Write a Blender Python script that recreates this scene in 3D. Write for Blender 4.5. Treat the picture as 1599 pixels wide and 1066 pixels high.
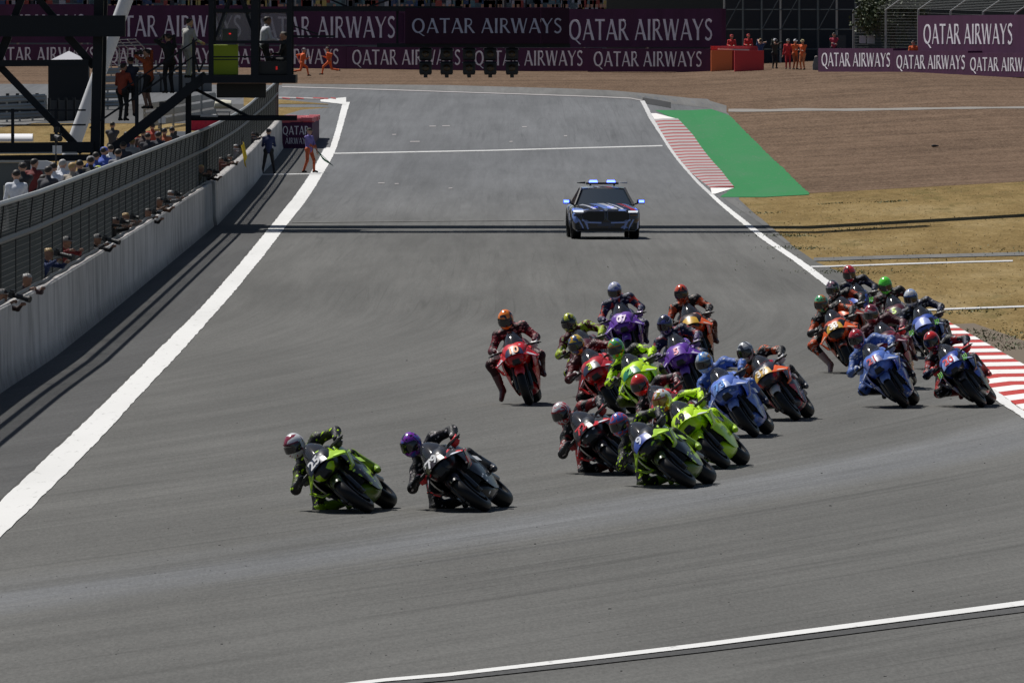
import bpy, bmesh, math, random
import numpy as np
from mathutils import Vector, Matrix, Euler
R = math.radians
random.seed(7); rng = np.random.default_rng(7)
scene = bpy.context.scene
for o in list(bpy.data.objects): bpy.data.objects.remove(o)
COL = scene.collection

# ------------------------------------------------------------------ camera
W0, H0, F = 1599.0, 1066.0, 17767.0          # pixels of the photograph, focal length in pixels (400 mm lens)
CAMH = 5.6; HORIZON = 60.0
PITCH = math.atan((H0/2-HORIZON)/F)
cam = bpy.data.objects.new('camera', bpy.data.cameras.new('camera'))
COL.objects.link(cam); scene.camera = cam
cam.data.sensor_width = 36; cam.data.lens = 36*F/W0
cam.data.clip_start = 1; cam.data.clip_end = 6000
cam.location = (0, 0, CAMH); cam.rotation_euler = (math.pi/2-PITCH, 0, 0)
# ------------------------------------------------------------------ sky and sun
SUN = Vector((-0.42, 0.45, 1.0)).normalized()      # direction towards the sun: behind the track, from the left
EL = math.asin(SUN.z)
w = bpy.data.worlds.new('World'); scene.world = w; w.use_nodes = True
nt = w.node_tree; nt.nodes.clear()
out = nt.nodes.new('ShaderNodeOutputWorld'); bg = nt.nodes.new('ShaderNodeBackground'); sk = nt.nodes.new('ShaderNodeTexSky')
sk.sky_type = 'NISHITA'; sk.sun_disc = False; sk.sun_elevation = EL
sk.sun_rotation = math.atan2(SUN.x, SUN.y); sk.air_density = 1.0; sk.dust_density = 1.0
bg.inputs[1].default_value = 0.05
nt.links.new(sk.outputs[0], bg.inputs[0]); nt.links.new(bg.outputs[0], out.inputs[0])
sl = bpy.data.lights.new('sun', 'SUN'); sl.energy = 5.0; sl.angle = R(0.53); sl.color = (1, 0.965, 0.91)
so = bpy.data.objects.new('sun', sl); COL.objects.link(so)
so.rotation_euler = SUN.to_track_quat('Z', 'Y').to_euler()
scene.view_settings.view_transform = 'Standard'; scene.view_settings.look = 'None'
scene.view_settings.exposure = -0.08; scene.view_settings.gamma = 1.0; scene.view_settings.use_curve_mapping = False
scene.render.engine = 'CYCLES'

# ------------------------------------------------------------------ terrain height
_ky = np.array([0, 380, 410, 444, 493, 573, 658, 720, 900, 1200, 3000.])
_kz = np.array([0, 0, .06, .25, .76, 2.3, 3.4, 4.0, 4.6, 5., 5.])
YK = np.concatenate([np.arange(-60, 760, 5.0), np.array([760, 800, 850, 900, 1000, 1200, 1600, 2200, 3000.])])
def _smooth(y):
    ys = np.linspace(-25, 25, 11)
    return np.mean([np.interp(y+d, _ky, _kz) for d in ys], axis=0)
ZK = _smooth(YK)
BX0, BX1, BS = 8.8, 22.0, 0.055               # the grass bank right of the track rises gently
def elev(x, y):
    return float(np.interp(y, YK, ZK)) + BS*min(max(x-BX0, 0), BX1-BX0)
def ray(px, py):
    u = (px-(W0-1)/2)/F; v = (H0/2-py)/F
    c, s = math.cos(PITCH), math.sin(PITCH)
    return Vector((u, c+v*s, -s+v*c))
def at_y(px, py, Y):                           # point of a pixel at depth Y
    d = ray(px, py); t = Y/d.y
    return Vector((d.x*t, Y, CAMH+d.z*t))
def at(px, py):                                # point of a pixel on the ground
    d = ray(px, py)
    y = 60.0
    while y < 1600:
        t = y/d.y
        if CAMH+d.z*t <= elev(d.x*t, y): break
        y += 2
    lo, hi = y-2, y
    for _ in range(24):
        m = (lo+hi)/2; t = m/d.y
        if CAMH+d.z*t <= elev(d.x*t, m): hi = m
        else: lo = m
    t = hi/d.y
    return Vector((d.x*t, hi, elev(d.x*t, hi)))

# ------------------------------------------------------------------ materials
def c(h):
    h = h.lstrip('#'); r = [int(h[i:i+2], 16)/255 for i in (0, 2, 4)]
    return tuple(((v/12.92) if v <= .04045 else ((v+.055)/1.055)**2.4) for v in r)
_mc = {}
def mat(name, col=(.5, .5, .5), rough=.5, metal=0.0, coat=0.0, alpha=1.0, emit=None, es=0.0, spec=.5):
    key = (name, col, rough, metal, coat, alpha, emit, es, spec)
    if key in _mc: return _mc[key]
    m = bpy.data.materials.new(name); m.use_nodes = True
    b = m.node_tree.nodes['Principled BSDF']
    b.inputs['Base Color'].default_value = (*col, 1); b.inputs['Roughness'].default_value = rough
    b.inputs['Metallic'].default_value = metal; b.inputs['Coat Weight'].default_value = coat
    b.inputs['Alpha'].default_value = alpha; b.inputs['Specular IOR Level'].default_value = spec
    if emit:
        b.inputs['Emission Color'].default_value = (*emit, 1); b.inputs['Emission Strength'].default_value = es
    _mc[key] = m
    return m
class NT:
    def __init__(s, m): s.t = m.node_tree; s.b = s.t.nodes['Principled BSDF']; s.co = s.t.nodes.new('ShaderNodeTexCoord')
    def n(s, k, **kw):
        x = s.t.nodes.new(k)
        for a, v in kw.items(): setattr(x, a, v)
        return x
    def l(s, a, b): s.t.links.new(a, b)
    def val(s, sock, v):
        if hasattr(v, 'is_linked') or isinstance(v, bpy.types.NodeSocket): s.l(v, sock)
        else: sock.default_value = v
    def math(s, op, a, b=0.0, clamp=False):
        x = s.n('ShaderNodeMath', operation=op); x.use_clamp = clamp
        s.val(x.inputs[0], a); s.val(x.inputs[1], b); return x.outputs[0]
    def mapping(s, scale=(1, 1, 1), loc=(0, 0, 0), rot=(0, 0, 0), src=None):
        x = s.n('ShaderNodeMapping'); x.inputs['Scale'].default_value = scale; x.inputs['Location'].default_value = loc; x.inputs['Rotation'].default_value = rot
        s.l(src or s.co.outputs['Object'], x.inputs[0]); return x.outputs[0]
    def noise(s, vec, scale, detail=3.0, rough=.55, dist=0.0):
        x = s.n('ShaderNodeTexNoise'); x.inputs['Scale'].default_value = scale; x.inputs['Detail'].default_value = detail
        x.inputs['Roughness'].default_value = rough; x.inputs['Distortion'].default_value = dist
        s.l(vec, x.inputs['Vector']); return x.outputs['Fac']
    def vor(s, vec, scale, out='Color', feature='F1'):
        x = s.n('ShaderNodeTexVoronoi', feature=feature); x.inputs['Scale'].default_value = scale
        s.l(vec, x.inputs['Vector']); return x.outputs[out]
    def ramp(s, fac, stops, interp='LINEAR'):
        x = s.n('ShaderNodeValToRGB'); r = x.color_ramp; r.interpolation = interp
        while len(r.elements) < len(stops): r.elements.new(1.0)
        for e, (p, col) in zip(r.elements, stops):
            e.position = p; e.color = (*col, 1) if len(col) == 3 else col
        s.l(fac, x.inputs[0]); return x.outputs[0]
    def mix(s, fac, a, b, blend='MIX'):
        x = s.n('ShaderNodeMix', data_type='RGBA', blend_type=blend)
        s.val(x.inputs[0], fac)
        for sock, v in ((x.inputs[6], a), (x.inputs[7], b)):
            if isinstance(v, tuple): sock.default_value = (*v, 1)
            else: s.l(v, sock)
        return x.outputs[2]
    def xyz(s, src=None):
        x = s.n('ShaderNodeSeparateXYZ'); s.l(src or s.co.outputs['Object'], x.inputs[0]); return x.outputs
    def bump(s, h, strength=.3, dist=.02):
        x = s.n('ShaderNodeBump'); x.inputs['Strength'].default_value = strength; x.inputs['Distance'].default_value = dist
        s.l(h, x.inputs['Height']); s.l(x.outputs[0], s.b.inputs['Normal'])
    def color(s, o): s.l(o, s.b.inputs['Base Color'])
    def rough(s, o): s.l(o, s.b.inputs['Roughness'])
def g(v): return (v, v, v)
def sm(nn, v, a, b):
    x = nn.n('ShaderNodeMapRange', interpolation_type='SMOOTHSTEP'); nn.l(v, x.inputs[0])
    x.inputs[1].default_value = a; x.inputs[2].default_value = b; return x.outputs[0]

def asphalt(name, base=.105, tint=(1, .99, .945), streak=True):
    m = mat(name, g(base), .85, spec=.06); n = NT(m)
    X, Y, Z = n.xyz()
    d = n.math('MAXIMUM', n.math('SUBTRACT', 237.0, Y), 0.0)
    u = n.math('ADD', X, n.math('MULTIPLY', n.math('MULTIPLY', d, d), .0013))
    def uv(ky, kx=1.0, o=0.0):
        cx = n.n('ShaderNodeCombineXYZ'); n.l(n.math('MULTIPLY', u, kx), cx.inputs[0]); n.l(n.math('MULTIPLY', Y, ky), cx.inputs[1]); cx.inputs[2].default_value = o; return cx.outputs[0]
    st = n.noise(uv(.02), 1.1, 5, .62, .4)
    thin = n.noise(uv(.012, 1, 4.0), 6.0, 3, .6, .3)
    fine = n.noise(n.mapping((1, .12, 1)), 30.0, 4, .85)
    big = n.noise(n.mapping((.16, .018, 1)), 1.0, 4, .6)
    def k(f, lo, hi): 
        x = n.n('ShaderNodeMapRange'); n.l(f, x.inputs[0]); x.inputs[1].default_value = .32; x.inputs[2].default_value = .68; x.inputs[3].default_value = lo; x.inputs[4].default_value = hi; return x.outputs[0]
    v = n.math('MULTIPLY', n.math('MULTIPLY', k(st, .88, 1.11), k(big, .87, 1.13)), n.math('MULTIPLY', k(fine, .8, 1.2), k(thin, .94, 1.06)))
    if streak:
        # dark rubber lines that follow the racing line, and one polished band whose sheen is painted as paler colour
        def rub(sc, o, wdt):
            th = n.noise(uv(.005, 1, o), sc, 1.0, .5, .3)
            return n.math('SUBTRACT', 1.0, sm(n, n.math('ABSOLUTE', n.math('SUBTRACT', th, .5)), .0, wdt))
        gate = sm(n, n.noise(n.mapping((.12, .02, 1), (5, 3, 0)), 1.0, 2), .45, .6)
        ln = n.math('MAXIMUM', rub(1.6, 0.0, .016), n.math('MULTIPLY', rub(3.0, 7.0, .022), .6))
        v = n.math('MULTIPLY', v, n.math('SUBTRACT', 1.0, n.math('MULTIPLY', n.math('MULTIPLY', ln, gate), .17)))
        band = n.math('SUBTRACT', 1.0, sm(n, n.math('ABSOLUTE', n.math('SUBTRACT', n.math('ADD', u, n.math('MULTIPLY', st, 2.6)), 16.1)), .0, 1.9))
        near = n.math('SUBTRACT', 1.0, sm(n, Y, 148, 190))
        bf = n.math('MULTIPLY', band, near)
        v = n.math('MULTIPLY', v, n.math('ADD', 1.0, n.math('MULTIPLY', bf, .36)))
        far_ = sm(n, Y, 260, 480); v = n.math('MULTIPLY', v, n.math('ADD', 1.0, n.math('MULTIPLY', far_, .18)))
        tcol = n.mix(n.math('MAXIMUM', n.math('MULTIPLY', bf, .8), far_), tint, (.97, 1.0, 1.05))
    else: tcol = tint
    cc = n.n('ShaderNodeCombineXYZ')
    for i in range(3): n.l(n.math('MULTIPLY', v, base), cc.inputs[i])
    n.color(n.mix(1.0, cc.outputs[0], tcol, 'MULTIPLY')); n.bump(fine, .2, .01)
    return m
M = {}
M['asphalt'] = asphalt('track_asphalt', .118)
M['asphalt_dark'] = asphalt('dark_asphalt', .052, (1, 1, 1.02), False)
M['asphalt_verge'] = asphalt('verge_asphalt', .086, (1, 1, 1), False)
M['asphalt_pale'] = asphalt('pale_asphalt', .15, (1, .99, .97), False)
def paint_line(name, col, wear=.35):
    m = mat(name, col, .8, spec=.05); n = NT(m)
    w1 = n.noise(n.mapping((3, .35, 1)), 2.2, 6, .75); w2 = n.noise(n.mapping((.5, .05, 1)), 1.0, 3)
    f = n.math('MULTIPLY', sm(n, w1, .56, .74), wear); f = n.math('ADD', f, n.math('MULTIPLY', sm(n, w2, .4, .75), .12))
    n.color(n.mix(f, col, (.16, .16, .155))); return m
M['white'] = paint_line('white_line_paint', (.66, .66, .65), .6)
M['white_worn'] = paint_line('worn_white_line_paint', (.52, .52, .52), .95)
M['kerb_white'] = paint_line('kerb_white_paint', (.76, .74, .72), .3)
M['kerb_red'] = paint_line('kerb_red_paint', (.42, .055, .05), .3)
M['kerb_pale'] = paint_line('faded_kerb_paint', (.36, .34, .34), .6)
M['kerb_red_worn'] = paint_line('faded_kerb_red_paint', (.34, .09, .09), .5)
M['green'] = paint_line('green_runoff_paint', (.036, .19, .07), .9)
def grass_mat():
    m = mat('dry_grass', (.22, .16, .07), .95, spec=.02); n = NT(m)
    a = n.noise(n.mapping((.30, .03, 1)), 1.0, 5, .65); b = n.noise(n.mapping((2.2, .2, 1)), 1.0, 6, .75); f = n.noise(n.mapping((1, .12, 1)), 16.0, 4, .8)
    col = n.ramp(a, [(.36, (.09, .06, .022)), (.46, (.18, .122, .047)), (.54, (.25, .18, .078)), (.64, (.36, .28, .15))])
    col = n.mix(.45, col, n.ramp(b, [(.34, (.06, .042, .015)), (.52, (.2, .138, .055)), (.68, (.33, .25, .125))]))
    gr = n.math('MULTIPLY', sm(n, n.noise(n.mapping((.45, .05, 1), (31, 4, 0)), 1.0, 5, .75), .55, .68), .75)
    col = n.mix(gr, col, (.062, .062, .018))
    col = n.mix(.42, col, n.ramp(f, [(.34, (.045, .03, .011)), (.66, (.34, .25, .12))]))
    n.color(col); n.bump(b, .5, .05); return m
M['grass'] = grass_mat()
def gravel_mat():
    m = mat('gravel', (.1, .075, .06), .95, spec=.02); n = NT(m)
    a = n.noise(n.mapping((.10, .035, 1)), 1.0, 5, .65); b = n.noise(n.mapping((1.1, .12, 1)), 1.0, 6, .78); f = n.noise(n.mapping((1, .12, 1)), 9.0, 4, .8)
    rake = n.noise(n.mapping((.06, .30, 1), (0, 0, 0), (0, 0, .04)), 1.0, 5, .75, .5)
    col = n.ramp(a, [(.32, (.066, .047, .035)), (.5, (.108, .079, .060)), (.68, (.15, .112, .087))])
    col = n.mix(.5, col, n.ramp(b, [(.34, (.035, .025, .019)), (.5, (.115, .085, .067)), (.66, (.21, .163, .13))]))
    col = n.mix(.38, col, n.ramp(rake, [(.40, (.03, .021, .015)), (.5, (.12, .088, .066)), (.6, (.20, .15, .115))]))
    col = n.mix(.4, col, n.ramp(f, [(.34, (.02, .015, .012)), (.66, (.235, .185, .15))]))
    n.color(n.mix(1.0, col, (1.08, .97, .86), 'MULTIPLY')); n.bump(b, .6, .08); return m
M['gravel'] = gravel_mat()
M['soil'] = NT(mat('bare_soil', (.12, .09, .06), .95)).t and mat('bare_soil', (.12, .09, .06), .95)
def concrete():
    m = mat('wall_concrete', (.4, .39, .38), .85); n = NT(m)
    v = n.noise(n.mapping((1, .11, .05)), 9.0, 4, .7); v2 = n.noise(n.mapping((1, .5, .10)), 6.0, 3, .8); a = n.noise(n.mapping((.2, .05, .6)), 1.0, 4)
    X, Y, Z = n.xyz()
    col = n.ramp(v, [(.38, (.2, .185, .17)), (.5, (.5, .475, .45)), (.62, (.66, .63, .6))])
    col = n.mix(.5, col, n.ramp(a, [(.3, (.34, .32, .3)), (.7, (.62, .59, .56))]))
    col = n.mix(n.math('MULTIPLY', sm(n, v2, .6, .74), .6), col, (.85, .84, .85))
    dirt = n.math('MULTIPLY', n.math('SUBTRACT', 1.0, sm(n, n.math('ADD', Z, n.math('MULTIPLY', a, .3)), .18, .55)), .6)
    col = n.mix(dirt, col, (.13, .115, .105))
    n.color(col); return m
M['concrete'] = concrete()
M['steel_dark'] = mat('dark_blue_steel', (.011, .014, .02), .55, .0, .0, spec=.25)
M['steel_black'] = mat('black_steel', (.011, .012, .014), .5)
M['galv'] = mat('galvanised_steel', (.30, .31, .31), .5, .5)
M['wire'] = mat('mesh_wire', (.10, .108, .106), .55, .2)
M['white_metal'] = mat('white_painted_metal', (.62, .63, .65), .4)
M['rubber'] = mat('tyre_rubber', (.009, .009, .01), .42, spec=.25)
M['carbon'] = mat('black_carbon', (.012, .012, .014), .3, 0, .5)
M['metal'] = mat('machined_metal', (.4, .4, .42), .35, 1.0)
M['dark_part'] = mat('dark_mechanics', (.02, .02, .022), .5, .3)
M['screen'] = mat('tinted_screen', (.035, .037, .045), .08, 0, 0, .72)
M['visor'] = mat('dark_visor', (.012, .011, .013), .08, 0, .6)
M['purple'] = None
def board_mat(name, col):
    m = mat(name, col, .7, spec=.2); n = NT(m)
    a = n.noise(n.mapping((.9, 1, .5)), 1.0, 4, .6); 
    n.color(n.mix(.35, col, n.ramp(a, [(.3, tuple(v*.6 for v in col)), (.7, tuple(v*1.5 for v in col))]))); return m
M['purple'] = board_mat('burgundy_banner', (.066, .019, .058))
M['purple2'] = board_mat('dark_burgundy_board', (.03, .009, .025))
M['letter'] = board_mat('pale_lettering', (.72, .70, .76))
M['skin'] = mat('skin', (.42, .24, .17), .55); M['skin_dark'] = mat('dark_skin', (.16, .085, .055), .5)
# ------------------------------------------------------------------ mesh helpers
def V(*a): return Vector(a)
class MB:
    def __init__(s): s.v, s.f, s.m = [], [], []
    def add(s, vs, fs, mi=0):
        o = len(s.v); s.v += [tuple(p) for p in vs]; s.f += [tuple(i+o for i in f) for f in fs]; s.m += [mi]*len(fs); return s
    def box(s, ce, sz, rot=None, mi=0):
        ce = Vector(ce); q = []
        for x in (-.5, .5):
            for y in (-.5, .5):
                for z in (-.5, .5):
                    p = Vector((x*sz[0], y*sz[1], z*sz[2])); q.append(ce+(rot @ p if rot else p))
        return s.add(q, [(0, 1, 3, 2), (4, 6, 7, 5), (0, 4, 5, 1), (2, 3, 7, 6), (0, 2, 6, 4), (1, 5, 7, 3)], mi)
    def beam(s, a, b, w, h, mi=0, up=(0, 0, 1)):
        a, b = Vector(a), Vector(b); d = (b-a).normalized(); up = Vector(up)
        if abs(d.dot(up)) > .98: up = Vector((0, 1, 0))
        x = d.cross(up).normalized(); z = x.cross(d)
        q = [p+x*(i*w/2)+z*(j*h/2) for p in (a, b) for i, j in ((-1, -1), (1, -1), (1, 1), (-1, 1))]
        return s.add(q, [(3, 2, 1, 0), (4, 5, 6, 7), (0, 1, 5, 4), (1, 2, 6, 5), (2, 3, 7, 6), (3, 0, 4, 7)], mi)
    def tube(s, pts, r, n=8, mi=0, cap=True):
        pts = [Vector(p) for p in pts]; rs = r if isinstance(r, (list, tuple)) else [r]*len(pts); rings = []
        for i, p in enumerate(pts):
            d = (pts[min(i+1, len(pts)-1)]-pts[max(i-1, 0)]).normalized()
            up = Vector((0, 0, 1)) if abs(d.z) < .9 else Vector((0, 1, 0))
            x = d.cross(up).normalized(); z = x.cross(d)
            rings.append([p+(x*math.cos(t)+z*math.sin(t))*rs[i] for t in [2*math.pi*k/n for k in range(n)]])
        return s.loft(rings, mi, cap)
    def loft(s, rings, mi=0, cap=True, closed=True):
        n = len(rings[0]); vs = [p for r in rings for p in r]; fs = []
        for i in range(len(rings)-1):
            for k in range(n if closed else n-1):
                a, b = i*n+k, i*n+(k+1) % n; fs.append((a, b, b+n, a+n))
        if cap and closed: fs += [tuple(range(n))[::-1], tuple(range((len(rings)-1)*n, len(rings)*n))]
        return s.add(vs, fs, mi)
    def lathe(s, prof, ce, n=28, mi=0, axis='y', closed=False):      # prof: (radius, along the axis)
        ce = Vector(ce); rings = []
        for k in range(n):
            t = 2*math.pi*k/n
            if axis == 'y': rings.append([ce+Vector((r*math.cos(t), a, r*math.sin(t))) for r, a in prof])
            else: rings.append([ce+Vector((r*math.cos(t), r*math.sin(t), a)) for r, a in prof])
        rings.append(rings[0]); np_ = len(prof); vs = [p for r in rings[:-1] for p in r]; fs = []
        for i in range(n):
            j = (i+1) % n
            for k in range(np_ if closed else np_-1):
                k2 = (k+1) % np_; fs.append((i*np_+k, j*np_+k, j*np_+k2, i*np_+k2))
        return s.add(vs, fs, mi)
    def mesh(s, name, smooth=35, solid=0.0):
        me = bpy.data.meshes.new(name); me.from_pydata(s.v, [], s.f)
        me.polygons.foreach_set('material_index', s.m)
        bm = bmesh.new(); bm.from_mesh(me)
        if solid: bmesh.ops.solidify(bm, geom=bm.faces[:], thickness=solid)
        bmesh.ops.recalc_face_normals(bm, faces=bm.faces[:]); bm.to_mesh(me); bm.free()
        if smooth:
            me.polygons.foreach_set('use_smooth', [True]*len(me.polygons)); me.set_sharp_from_angle(angle=R(smooth))
        me.update(); return me
def put(name, me, mats, parent=None, loc=None, rot=None, mtx=None):
    o = bpy.data.objects.new(name, me); COL.objects.link(o)
    if not isinstance(mats, (list, tuple)): mats = [mats]
    if len(me.materials) < len(mats):
        for _ in range(len(mats)-len(me.materials)): me.materials.append(None)
    for sl_, m_ in zip(o.material_slots, mats): sl_.link = 'OBJECT'; sl_.material = m_
    if parent: o.parent = parent
    if mtx is not None: o.matrix_basis = mtx
    if loc is not None: o.location = loc
    if rot is not None: o.rotation_euler = rot
    return o
def tag(o, label=None, cat=None, group=None, kind=None):
    if label: o['label'] = label
    if cat: o['category'] = cat
    if group: o['group'] = group
    if kind: o['kind'] = kind
    return o
def empty(name, loc=(0, 0, 0), rot=(0, 0, 0)):
    o = bpy.data.objects.new(name, None); COL.objects.link(o); o.location = loc; o.rotation_euler = rot; o.empty_display_size = .2; return o
# strips of ground: left and right edges as lists of world (x, y)
def strip(name, left, right, m, dz, y0=None, y1=None, parent=None, thick=0.0, kind='structure', jit=0.0):
    left = sorted(left, key=lambda p: p[1]); right = sorted(right, key=lambda p: p[1])
    lx, ly = [p[0] for p in left], [p[1] for p in left]; rx, ry = [p[0] for p in right], [p[1] for p in right]
    y0 = max(min(ly), min(ry)) if y0 is None else y0; y1 = min(max(ly), max(ry)) if y1 is None else y1
    ys = sorted(set([y0, y1]+[y for y in list(YK)+ly+ry if y0 < y < y1]+([y for y in np.arange(y0, y1, 1.2) if y > y0+.1] if jit else []))); mb = MB()
    rows = []
    for y in ys:
        a, b = float(np.interp(y, ly, lx)), float(np.interp(y, ry, rx))
        if jit: a += random.uniform(-jit, jit); b += random.uniform(-jit, jit)
        cols = [a, min(max(BX0, a), b), min(max(BX1, a), b), b]
        rows.append([(x, y, elev(x, y)+dz) for x in cols])
    vs = [p for r in rows for p in r]; fs = []
    for i in range(len(rows)-1):
        for k in range(3):
            q = [i*4+k, i*4+k+1, i*4+k+5, i*4+k+4]
            if abs(vs[q[0]][0]-vs[q[1]][0])+abs(vs[q[2]][0]-vs[q[3]][0]) > 1e-5: fs.append(tuple(q))
    mb.add(vs, fs)
    me = bpy.data.meshes.new(name); me.from_pydata(mb.v, [], mb.f); me.update()
    bm = bmesh.new(); bm.from_mesh(me); bmesh.ops.remove_doubles(bm, verts=bm.verts[:], dist=1e-4)
    if thick: bmesh.ops.solidify(bm, geom=bm.faces[:], thickness=thick)
    bm.normal_update()
    for f_ in bm.faces:
        pass
    bm.to_mesh(me); bm.free()
    o = put(name, me, m, parent)
    if kind and parent is None: o['kind'] = kind
    return o
def xy(*pts): return [tuple(at(*p)[:2]) for p in pts]
# surface of a blended set of tapered capsules (bodies, hands, helmets)
def nets(bones, h, k=.03):
    A = np.array([b[0] for b in bones], float); B = np.array([b[1] for b in bones], float)
    ra = np.array([b[2] for b in bones]); rb = np.array([b[3] for b in bones])
    rm = np.maximum(ra, rb)[:, None]
    lo = np.minimum(A-rm, B-rm).min(0)-2.5*h; hi = np.maximum(A+rm, B+rm).max(0)+2.5*h
    n = np.ceil((hi-lo)/h).astype(int)+1
    ax = [lo[i]+h*np.arange(n[i]) for i in range(3)]
    P = np.stack(np.meshgrid(*ax, indexing='ij'), -1).astype(np.float32)
    def dist(P, i):
        ab = B[i]-A[i]; L = max(float(ab @ ab), 1e-9); t = np.clip(((P-A[i]) @ ab)/L, 0, 1)[..., None]
        return np.linalg.norm(P-(A[i]+t*ab), axis=-1)-(ra[i]+(rb[i]-ra[i])*t[..., 0])
    f = None
    for i in range(len(bones)):
        d = dist(P, i)
        if f is None: f = d
        else:
            hh = np.clip(.5+.5*(f-d)/k, 0, 1); f = f*(1-hh)+d*hh-k*hh*(1-hh)
    ins = f < 0; nc = np.array(f.shape)-1
    acc = np.zeros((*nc, 3)); cnt = np.zeros(nc)
    sl = lambda o: tuple(slice(o[i], o[i]+nc[i]) for i in range(3))
    cs = [(x, y, z) for x in (0, 1) for y in (0, 1) for z in (0, 1)]
    for a_ in cs:
        for ax_ in range(3):
            if a_[ax_] == 0:
                b_ = list(a_); b_[ax_] = 1; fa, fb = f[sl(a_)], f[sl(b_)]
                cr = (fa < 0) != (fb < 0); t = np.where(cr, fa/np.where(cr, fa-fb, 1), 0)
                for q in range(3): acc[..., q] += np.where(cr, a_[q]+(t if q == ax_ else 0), 0)
                cnt += cr
    act = cnt > 0; idx = -np.ones(nc, int); idx[act] = np.arange(act.sum())
    cell = np.argwhere(act); vs = lo+h*(cell+acc[act]/cnt[act][:, None])
    faces = []
    for ax_ in range(3):
        o1, o2 = [(1, 2), (2, 0), (0, 1)][ax_]
        s0 = [slice(1, -1)]*3; s0[ax_] = slice(0, f.shape[ax_]-1); s1 = list(s0); s1[ax_] = slice(1, f.shape[ax_])
        cr = ins[tuple(s0)] != ins[tuple(s1)]; pos = np.argwhere(cr); fl = ins[tuple(s0)][cr]
        base = pos.copy()
        for q in range(3):
            if q != ax_: base[:, q] += 1
        def cid(d1, d2):
            p = base.copy(); p[:, o1] += d1; p[:, o2] += d2; return idx[p[:, 0], p[:, 1], p[:, 2]]
        q4 = np.stack([cid(-1, -1), cid(0, -1), cid(0, 0), cid(-1, 0)], 1)
        q4[~fl] = q4[~fl][:, ::-1]; faces.append(q4)
    faces = np.concatenate(faces); fc = vs[faces].mean(1)
    D = np.stack([dist(fc, i) for i in range(len(bones))], 1); tags = np.array([b[4] for b in bones])[D.argmin(1)]
    return vs, faces, tags, fc
def nets_mesh(name, bones, h, k=.03, retag=None):
    vs, fs, tg, fc = nets(bones, h, k)
    if retag is not None: tg = retag(tg, fc)
    me = bpy.data.meshes.new(name); me.from_pydata(vs.tolist(), [], fs.tolist())
    me.polygons.foreach_set('material_index', tg.astype(int).tolist()); me.polygons.foreach_set('use_smooth', [True]*len(fs)); me.update()
    return me
def ik(a, b, l1, l2, pole):
    a, b, pole = Vector(a), Vector(b), Vector(pole); d = b-a; L = d.length
    if L > (l1+l2)*.995: return a+d*(l1/(l1+l2))
    x = (l1*l1-l2*l2+L*L)/(2*L); hgt = math.sqrt(max(l1*l1-x*x, 0)); u = d/L
    p = (pole-u*pole.dot(u)).normalized(); return a+u*x+p*hgt
def frame_x(d, up=(0, 0, 1)):                # rotation whose x axis is d
    x = Vector(d).normalized(); u = Vector(up)
    if abs(x.dot(u)) > .97: u = Vector((0, 1, 0))
    y = u.cross(x).normalized(); z = x.cross(y); return Matrix((x, y, z)).transposed()
# text
_tx = {}
def text_mesh(txt, depth=.02):
    if (txt, depth) in _tx: return _tx[(txt, depth)]
    cu = bpy.data.curves.new('t', 'FONT'); cu.body = txt; cu.align_x = 'CENTER'; cu.align_y = 'CENTER'; cu.extrude = depth; cu.offset = .025
    o = bpy.data.objects.new('t', cu); COL.objects.link(o); bpy.context.view_layer.update()
    me = bpy.data.meshes.new_from_object(o.evaluated_get(bpy.context.evaluated_depsgraph_get())); bpy.data.objects.remove(o); bpy.data.curves.remove(cu)
    while len(me.materials): me.materials.pop()
    me.materials.append(None); me.polygons.foreach_set('material_index', [0]*len(me.polygons)); _tx[(txt, depth)] = me; return me
# flared capitals, built stroke by stroke
def _ell(cx, cy, rx, ry, n=22):
    return [((cx+rx*math.cos(t), cy+ry*math.sin(t)), .085+.085*abs(math.cos(t))) for t in [2*math.pi*k/n for k in range(n+1)]]
def _st(a, b, w0, fl=1.25): 
    m_ = ((a[0]+b[0])/2, (a[1]+b[1])/2); return [(a, w0*fl), (m_, w0), (b, w0*fl)]
def _cv(pts, w0): return [(p, w0) for p in pts]
GL = {
 'A': (.92, [_st((.06, 0), (.45, 1), .085), _st((.44, 1), (.86, 0), .17), _st((.22, .32), (.7, .32), .07, 1)]),
 'Q': (1.06, [_ell(.5, .5, .42, .45), _st((.5, .06), (.95, -.2), .11)]),
 'T': (.84, [_st((.02, .955), (.82, .955), .085), _st((.42, .92), (.42, 0), .155)]),
 'R': (.82, [_st((.13, 0), (.13, 1), .155), _cv([(.13, .955), (.38, .955), (.53, .9), (.59, .75), (.53, .59), (.38, .5), (.18, .48)], .095), _st((.34, .5), (.77, 0), .16)]),
 'I': (.34, [_st((.17, 0), (.17, 1), .16)]),
 'W': (1.3, [_st((.06, 1), (.36, 0), .165), _st((.36, 0), (.64, 1), .08), _st((.64, 1), (.94, 0), .165), _st((.94, 0), (1.22, 1), .08)]),
 'Y': (.86, [_st((.06, 1), (.42, .48), .165), _st((.82, 1), (.42, .48), .08), _st((.42, .52), (.42, 0), .155)]),
 'S': (.66, [_cv([(.56, .86), (.46, .94), (.33, .965), (.19, .93), (.11, .83), (.12, .7), (.22, .6), (.38, .5), (.52, .39), (.56, .25), (.49, .11), (.34, .035), (.2, .045), (.07, .13)], .12)]),
 ' ': (.34, [])}
_gl = {}
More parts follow.
